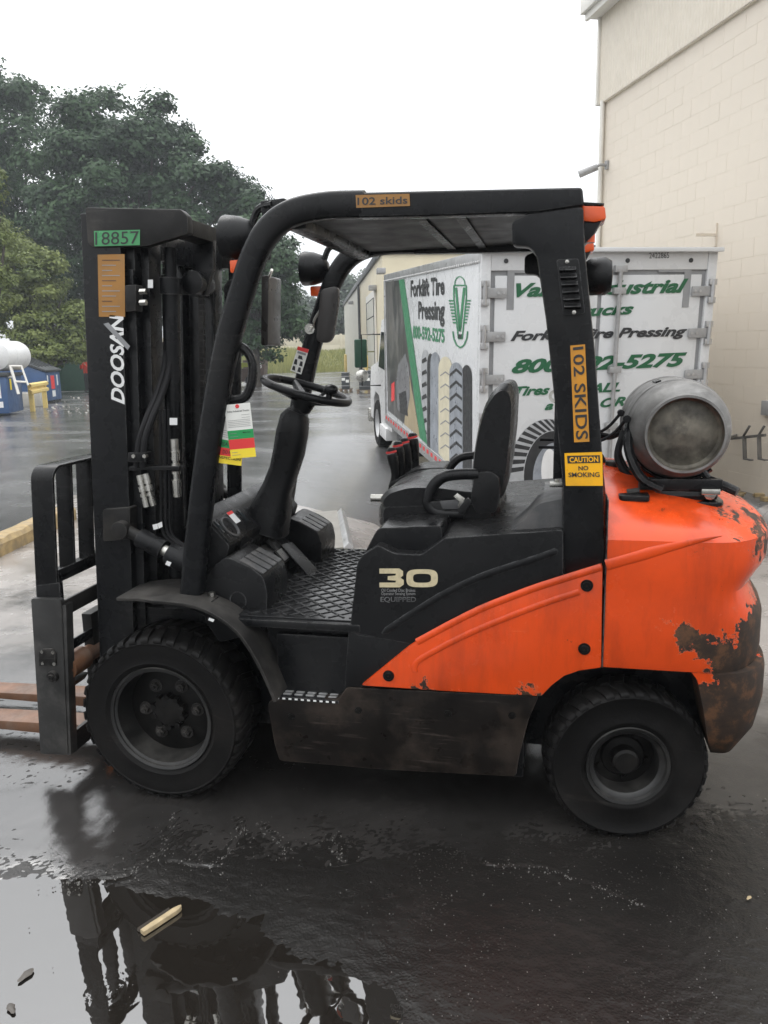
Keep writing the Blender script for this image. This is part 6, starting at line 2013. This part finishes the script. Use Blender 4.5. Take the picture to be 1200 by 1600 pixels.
for (y0, z0, y1, z1, mt) in ((.55, h*.27, 1.0, h*.53, 'red_print'), (.6, h*.12, 1.0, h*.24, 'white_print'), (1.3, h*.33, 1.45, h*.54, 'white_print'), (.12, h*.42, .25, h*.54, 'white_print')):
    m = MB(); m.span((.002, y0, z0), (.006, y1, z1)); m.obj('print_panel', mt, e)
for x in (-L+.05, -.25):
    m = MB(); m.span((x, 0, 0), (x+.2, 1.8, .1)); m.obj('skid', 'black', e)
e, h = dumpster('blue dumpster cut off by the left edge of the picture', (15, 650), 584)
w = 1.8
m = MB(); m.prism([(-w, .08), (0, .08), (.03, h*.92), (-w, h*.92)], 0, 1.5); m.obj('bin_body', 'dumpster', e, .03)
m = MB(); m.span((-w-.05, -.06, h*.92), (.09, 1.56, h)); m.obj('bin_lid', 'lid', e, .02)
for (x0, z0, x1, z1, mt) in ((-.42, h*.42, -.17, h*.84, 'white_print'), (-.38, h*.5, -.2, h*.72, 'red_print'), (-.42, h*.2, -.14, h*.34, 'white_print')):
    m = MB(); m.span((x0, -.008 if mt == 'white_print' else -.01, z0), (x1, -.003, z1)); m.obj('print_panel', mt, e)
m = MB(); m.span((.035, .25, h*.6), (.04, .4, h*.86)); m.obj('print_panel', 'yellow_print', e)
# white fuel tank on a stand with a ladder
k_ = 24.5
tcn = deep(9, 556, k_)
tk = empty('fuel_tank', (tcn.x, tcn.y, 0), 'white horizontal fuel tank on a ladder stand above the dumpsters', 'tank')
zc = tcn.z; rt = 23*k_/FOC
vx = Vector((tcn.x-CAM.x, tcn.y-CAM.y, 0)).normalized(); rx_ = Vector((vx.y, -vx.x, 0))
ax = (rx_*.55+vx*.85).normalized()
m = MB(); m.lathe([(.001, -.62), (rt*.6, -.58), (rt*.93, -.5), (rt, -.4), (rt, -.1), (rt*1.02, -.09), (rt*1.02, -.06), (rt, -.05), (rt, .55), (rt*.93, .68), (rt*.6, .78), (.001, .82)], (0, 0, zc), ax, 32); m.obj('tank_shell', 'white', tk)
for t in (-.3, .2): m = MB(); c = ax*t; m.cyl((c.x, c.y, zc+rt-.02), (c.x, c.y, zc+rt+.07), .05, seg=10); m.obj('fill_cap', 'white', tk)
TKI = Matrix.Translation(-Vector(tk.location))


def tkbar(a, b, r, nm, k=24.0):
    m = MB(); m.tube([TKI @ deep(*a, k), TKI @ deep(*b, k)], r, 6); m.obj(nm, 'fascia', tk)


tkbar((16, 571), (29, 616), .045, 'stand_leg'); tkbar((33, 571), (44, 602), .03, 'stand_leg'); tkbar((-6, 576), (-14, 622), .045, 'stand_leg')
tkbar((15, 572), (34, 572), .035, 'stand_rung'); tkbar((23, 596), (42, 597), .035, 'stand_rung'); tkbar((13, 589), (21, 589), .03, 'stand_rung')
g0 = at(40, 636, Z=0)
e = empty('concrete_barrier_block', g0, 'pale concrete block under the fuel tank stand', 'block'); e.rotation_euler = (0, 0, YAW+.15)
m = MB(); m.prism([(-.55, 0), (.55, 0), (.52, .5), (-.52, .5)], 0, .6); m.obj('block_body', 'concrete_block', e, .03)
m = MB(); m.span((-.2, .2, .5), (.2, .4, .53)); m.obj('lifting_slot', 'hingegrey', e)
# yellow guard rail
gA, gB = at(52, 643, Z=0), at(72, 637, Z=0)
gr_ = empty('guard_rail', gA, 'short faded yellow guard rail on two posts before the dumpsters', 'guard rail')
gr_.rotation_euler = (0, 0, math.atan2((gB-gA).y, (gB-gA).x)+0)
Lr = (gB-gA).length; dk = (gA-CAM).dot(_f); k2 = dk/FOC
hh_ = 44*k2
ext = 14*k2
prof = [(-.05, 0), (.03, .04), (.03, .12), (-.05, .17), (-.05, .2), (.03, .25), (.03, .33), (-.05, .37)]
m = MB(); V = [[m.bm.verts.new((x, -y-.08, hh_-.37+z)) for y, z in prof] for x in (-ext*1.2, Lr+ext*.9)]
for i in range(7): m.bm.faces.new((V[0][i], V[1][i], V[1][i+1], V[0][i+1]))
V2 = [[m.bm.verts.new((x, -y-.06, hh_-.37+z)) for y, z in prof] for x in (-ext*1.2, Lr+ext*.9)]
for i in range(7): m.bm.faces.new((V2[0][i+1], V2[1][i+1], V2[1][i], V2[0][i]))
for x_ in (0, 1):
    for i in range(7): m.bm.faces.new((V[x_][i], V[x_][i+1], V2[x_][i+1], V2[x_][i]))
m.obj('rail_beam', 'yellow', gr_)
for x in (0, Lr):
    m = MB(); m.span((x-.08, -.06, 0), (x+.08, .08, hh_-.05)); m.obj('post', 'yellow', gr_, .01)
# litter by the fence
m = MB()
for i in range(60):
    a, b = rng.uniform(60, 170), rng.uniform(613, 648)
    p = at(a, b, Z=.01)
    if a < 70 and b < 630: continue
    m.box(p+Vector((0, 0, .015)), (rng.uniform(.02, .09), rng.uniform(.02, .07), rng.uniform(.005, .02)), Euler((rng.random(), rng.random(), rng.random()*3)).to_matrix())
tag(m.obj('litter', 'concrete_block'), 'scattered pale litter along the fence', None, None, 'stuff')


# ---- the person by the fence
def person():
    b = at(139, 612, Z=0)
    e = empty('person', b, 'person in orange jacket and black trousers standing by the green fence, hands raised to face', 'person')
    e.rotation_euler = (0, 0, YAW-.3)
    H = 1.74
    J = {'pel': (0, 0, .94), 'sp': (0, .0, 1.12), 'ch': (0, 0, 1.32), 'nk': (0, -.01, 1.48), 'hd': (0, -.03, 1.60), 'tp': (0, -.03, 1.70),
         'sL': (-.18, 0, 1.41), 'eL': (-.25, -.12, 1.16), 'wL': (-.13, -.27, 1.33), 'hL': (-.08, -.28, 1.42), 'sR': (.18, 0, 1.41), 'eR': (.25, -.12, 1.16), 'wR': (.12, -.27, 1.34), 'hR': (.07, -.27, 1.43),
         'pL': (-.1, 0, .9), 'kL': (-.11, -.02, .5), 'aL': (-.12, .02, .09), 'fL': (-.13, -.14, .03), 'pR': (.1, 0, .9), 'kR': (.12, -.02, .5), 'aR': (.13, .02, .09), 'fR': (.15, -.14, .03)}
    ed = [('pel', 'sp'), ('sp', 'ch'), ('ch', 'nk'), ('nk', 'hd'), ('hd', 'tp'), ('ch', 'sL'), ('sL', 'eL'), ('eL', 'wL'), ('wL', 'hL'), ('ch', 'sR'), ('sR', 'eR'), ('eR', 'wR'), ('wR', 'hR'), ('pel', 'pL'), ('pL', 'kL'), ('kL', 'aL'), ('aL', 'fL'), ('pel', 'pR'), ('pR', 'kR'), ('kR', 'aR'), ('aR', 'fR')]
    rad = {'pel': (.16, .12), 'sp': (.19, .14), 'ch': (.2, .15), 'nk': (.06, .06), 'hd': (.085, .1), 'tp': (.05, .06), 's': (.09, .09), 'e': (.07, .07), 'w': (.045, .045), 'h': (.04, .03), 'p': (.12, .12), 'k': (.09, .09), 'a': (.075, .075), 'f': (.045, .035)}
    ks = list(J); me = bpy.data.meshes.new('body')
    me.from_pydata([J[k] for k in ks], [(ks.index(a), ks.index(b)) for a, b in ed], [])
    o = bpy.data.objects.new('body', me); COL.objects.link(o)
    md = o.modifiers.new('skin', 'SKIN'); sv = me.skin_vertices[0].data
    for i, k in enumerate(ks):
        sv[i].radius = rad.get(k, rad.get(k[0]))
    sv[0].use_root = True
    o.modifiers.new('sub', 'SUBSURF').levels = 2
    bpy.context.view_layer.update()
    m2 = bpy.data.meshes.new_from_object(o.evaluated_get(bpy.context.evaluated_depsgraph_get()))
    bpy.data.objects.remove(o)
    for nme in ('orange_cloth', 'black_cloth', 'skin'): m2.materials.append(M[nme])
    for p in m2.polygons:
        c = p.center; p.use_smooth = True
        hand = c.z > 1.35 and c.y < -.2
        p.material_index = 2 if (c.z > 1.49 or hand) else (1 if c.z < .93 else 0)
    m2.name = 'body'
    o2 = bpy.data.objects.new('body', m2); COL.objects.link(o2); o2.parent = e
    mb = MB(); mb.ball((0, -.005, 1.66), (.1, .11, .085), 16); mb.obj('hair', 'hair', e)


person()
# brown bin with a number, small machines and cones behind the wheel
e = empty('brown_skip', deep(402, 582, 62)*1, 'brown steel skip marked 583 beside the grass', 'skip'); e.location.z = 0
e.rotation_euler = (0, 0, YAW)
m = MB(); m.prism([(-1.1, 0), (.5, 0), (.62, 1.25), (-1.1, 1.25)], 0, 2); m.obj('skip_body', 'brown', e, .03)
m = MB(); m.span((-1.1, -.05, 1.2), (.66, .0, 1.28)); m.obj('skip_rim', 'brown', e)
loc = e.location
qd = [Vector(loc)+Matrix.Rotation(YAW, 3, 'Z') @ Vector(p) for p in ((-.28, -.052, .62), (.38, -.052, .62), (.38, -.052, 1.02), (-.28, -.052, 1.02))]
text_on('583', qd, 'white_print', None, 'lettering', 0, .01, .01).parent = None
o = COL.objects[-1] if False else [x for x in COL.objects if x.name.startswith('lettering')][-1]
bpy.context.view_layer.update()
for x in list(COL.objects):
    if x.name.startswith('lettering') and x.parent is None:
        x.parent = e; x.data.transform(world_of(e).inverted())
# small parked lift seen through the grab handle
b = deep(378, 597, 44); b.z = 0
e = empty('parked_lift_truck', b, 'small grimy lift truck with yellow green top parked far off beyond the grab handle', 'forklift')
e.rotation_euler = (0, 0, YAW+.2)
m = MB(); m.prism(rounded([(-.55, .25), (.7, .2), (.75, .75), (.3, .95), (-.5, .9)], .08), -.45, .45); m.obj('body', 'brown', e, .04)
m = MB(); m.prism(rounded([(-.55, 1.05), (.65, 1.0), (.65, 1.25), (-.5, 1.28)], .05), -.4, .4); m.obj('engine_cover', 'yellowgreen', e, .04)
m = MB(); m.span((-.72, -.35, .1), (-.6, .35, 1.9)); m.obj('mast', 'black', e, .02)
for x in (-.5, .45): m = MB(); m.cyl((x, -.4, .9), (x, -.4, 1.1), .05, seg=8); m.obj('post', 'black', e)
sw0 = simple_wheel('wheel', .28, .2, e); sw0.location = (-.4, -.5, .28); sw0.rotation_euler = (0, 0, PI/2)
copy_tree(sw0, e, (.45, -.5, .28), (0, 0, PI/2))
for i, (px, py, k, lab) in enumerate(((363, 598, 36, 'orange traffic cone by the parked lift truck'),)):
    b = deep(px, py, k); b.z = 0
    e = empty('traffic_cone', b, lab, 'cone')
    m = MB(); m.lathe([(.16, .03), (.03, .9), (.001, .9)], (0, 0, 0), (0, 0, 1), 16); m.obj('cone', 'cone', e)
    m = MB(); m.span((-.2, -.2, 0), (.2, .2, .035)); m.obj('cone_foot', 'cone', e, .02)
    m = MB(); m.lathe([(.112, .38), (.083, .58)], (0, 0, 0), (0, 0, 1), 16); m.obj('reflective_band', 'white_print', e)

# ================================================================== SMALL THINGS ON THE GROUND
a, b = at(222, 1455, Z=.008), at(283, 1415, Z=.008)
d = b-a
e = empty('wood_splinter', (a+b)/2, 'pale split piece of wood floating in the puddle', 'wood')
m = MB(); R0 = d.to_track_quat('X', 'Z').to_matrix(); L = d.length
m.loft([[R0 @ Vector((x, y*s, z)) for y, z in ((-.010, -.012), (.010, -.012), (.011, .001), (.003, .004), (-.009, .002))] for x, s in ((-L/2, .9), (-L/4, 1.05), (0, 1), (L/3, 1.05), (L*.46, .7), (L/2, .25))])
m.obj('wood_piece', 'wood', e, .001)
m = MB(); m.loft([[R0 @ Vector((x, .016+y, z)) for y, z in ((0, -.012), (.012, -.012), (.008, .0))] for x in (-L*.5, L*.3)]); m.obj('bark_strip', 'bark', e)
leafm = mat('wet_dead_leaf', (.06, .05, .04), .4, var=.4, vscale=40)
M['deadleaf'] = leafm
for i, (px, py, s, lab) in enumerate(((40, 1525, .02, 'dark wet leaf at the left side of the puddle'), (18, 1577, .016, 'small dark leaf in the bottom left corner of the puddle'), (1170, 1404, .009, 'tiny pale leaf near the right edge'))):
    p = at(px, py, Z=.004 if px > 600 else -.004)
    m = MB(); n_ = 10
    lv = [Vector((s*1.4*math.cos(t), s*.6*math.sin(t)*(1+.3*math.cos(3*t)), .003*math.sin(5*t)+.003)) for t in np.linspace(0, 2*PI, n_, endpoint=False)]
    c_ = m.bm.verts.new((0, 0, .006)); vs = [m.bm.verts.new(v) for v in lv]
    for k in range(n_): m.bm.faces.new((c_, vs[k], vs[(k+1) % n_]))
    o = m.obj('fallen_leaf', 'deadleaf' if px < 600 else 'wood', None, fix=False)
    o.location = p; o.rotation_euler = (0, 0, rng.random()*6)
    tag(o, lab, 'leaf', 'leaves lying on the wet ground')
m = MB()
for i in range(380):
    px, py = rng.uniform(-20, 1200), rng.uniform(1290, 1600)
    if px < 560 and py > 1400: 
        if rng.random() < .93: continue
    p = at(px, py, Z=.001)
    s = rng.uniform(.0007, .0024)
    q_ = bmesh.ops.create_icosphere(m.bm, subdivisions=1, radius=s)
    bmesh.ops.translate(m.bm, vec=p, verts=q_['verts'])
M['grit'] = mat('grey_grit', (.15, .143, .133), .5, var=.4, vscale=60)
for c_ in CRACKS:
    for (ax_, ay_), (bx2, by2) in zip(c_, c_[1:]):
        for k in range(int(math.hypot(bx2-ax_, by2-ay_)*260)):
            t = rng.random(); sp_ = rng.choice((.008, .02, .035))
            x_, y_ = ax_+(bx2-ax_)*t+rng.gauss(0, sp_), ay_+(by2-ay_)*t+rng.gauss(0, sp_)
            s = rng.uniform(.0015, .0045)*rng.random()**.5
            m.box((x_, y_, .001), (s*1.6, s, s*.8), Euler((rng.random()*3, rng.random()*3, rng.random()*3)).to_matrix())
tag(m.obj('grit', 'grit'), 'fine pale grit scattered on the wet asphalt', None, None, 'stuff')

# ================================================================== DAMP AIR
hz_m = bpy.data.materials.new('damp_air'); hz_m.use_nodes = True
hn = hz_m.node_tree.nodes; hn.remove(hn['Principled BSDF'])
pv_ = hn.new('ShaderNodeVolumePrincipled'); pv_.inputs['Color'].default_value = (.9, .95, 1, 1); pv_.inputs['Density'].default_value = .0012; pv_.inputs['Anisotropy'].default_value = .2
hz_m.node_tree.links.new(pv_.outputs[0], hn['Material Output'].inputs['Volume'])
M['haze'] = hz_m
m = MB(); m.span((-320, -60, -2.2), (160, 340, 30)); tag(m.obj('haze', 'haze'), 'thin damp air over the whole yard', None, None, 'stuff')
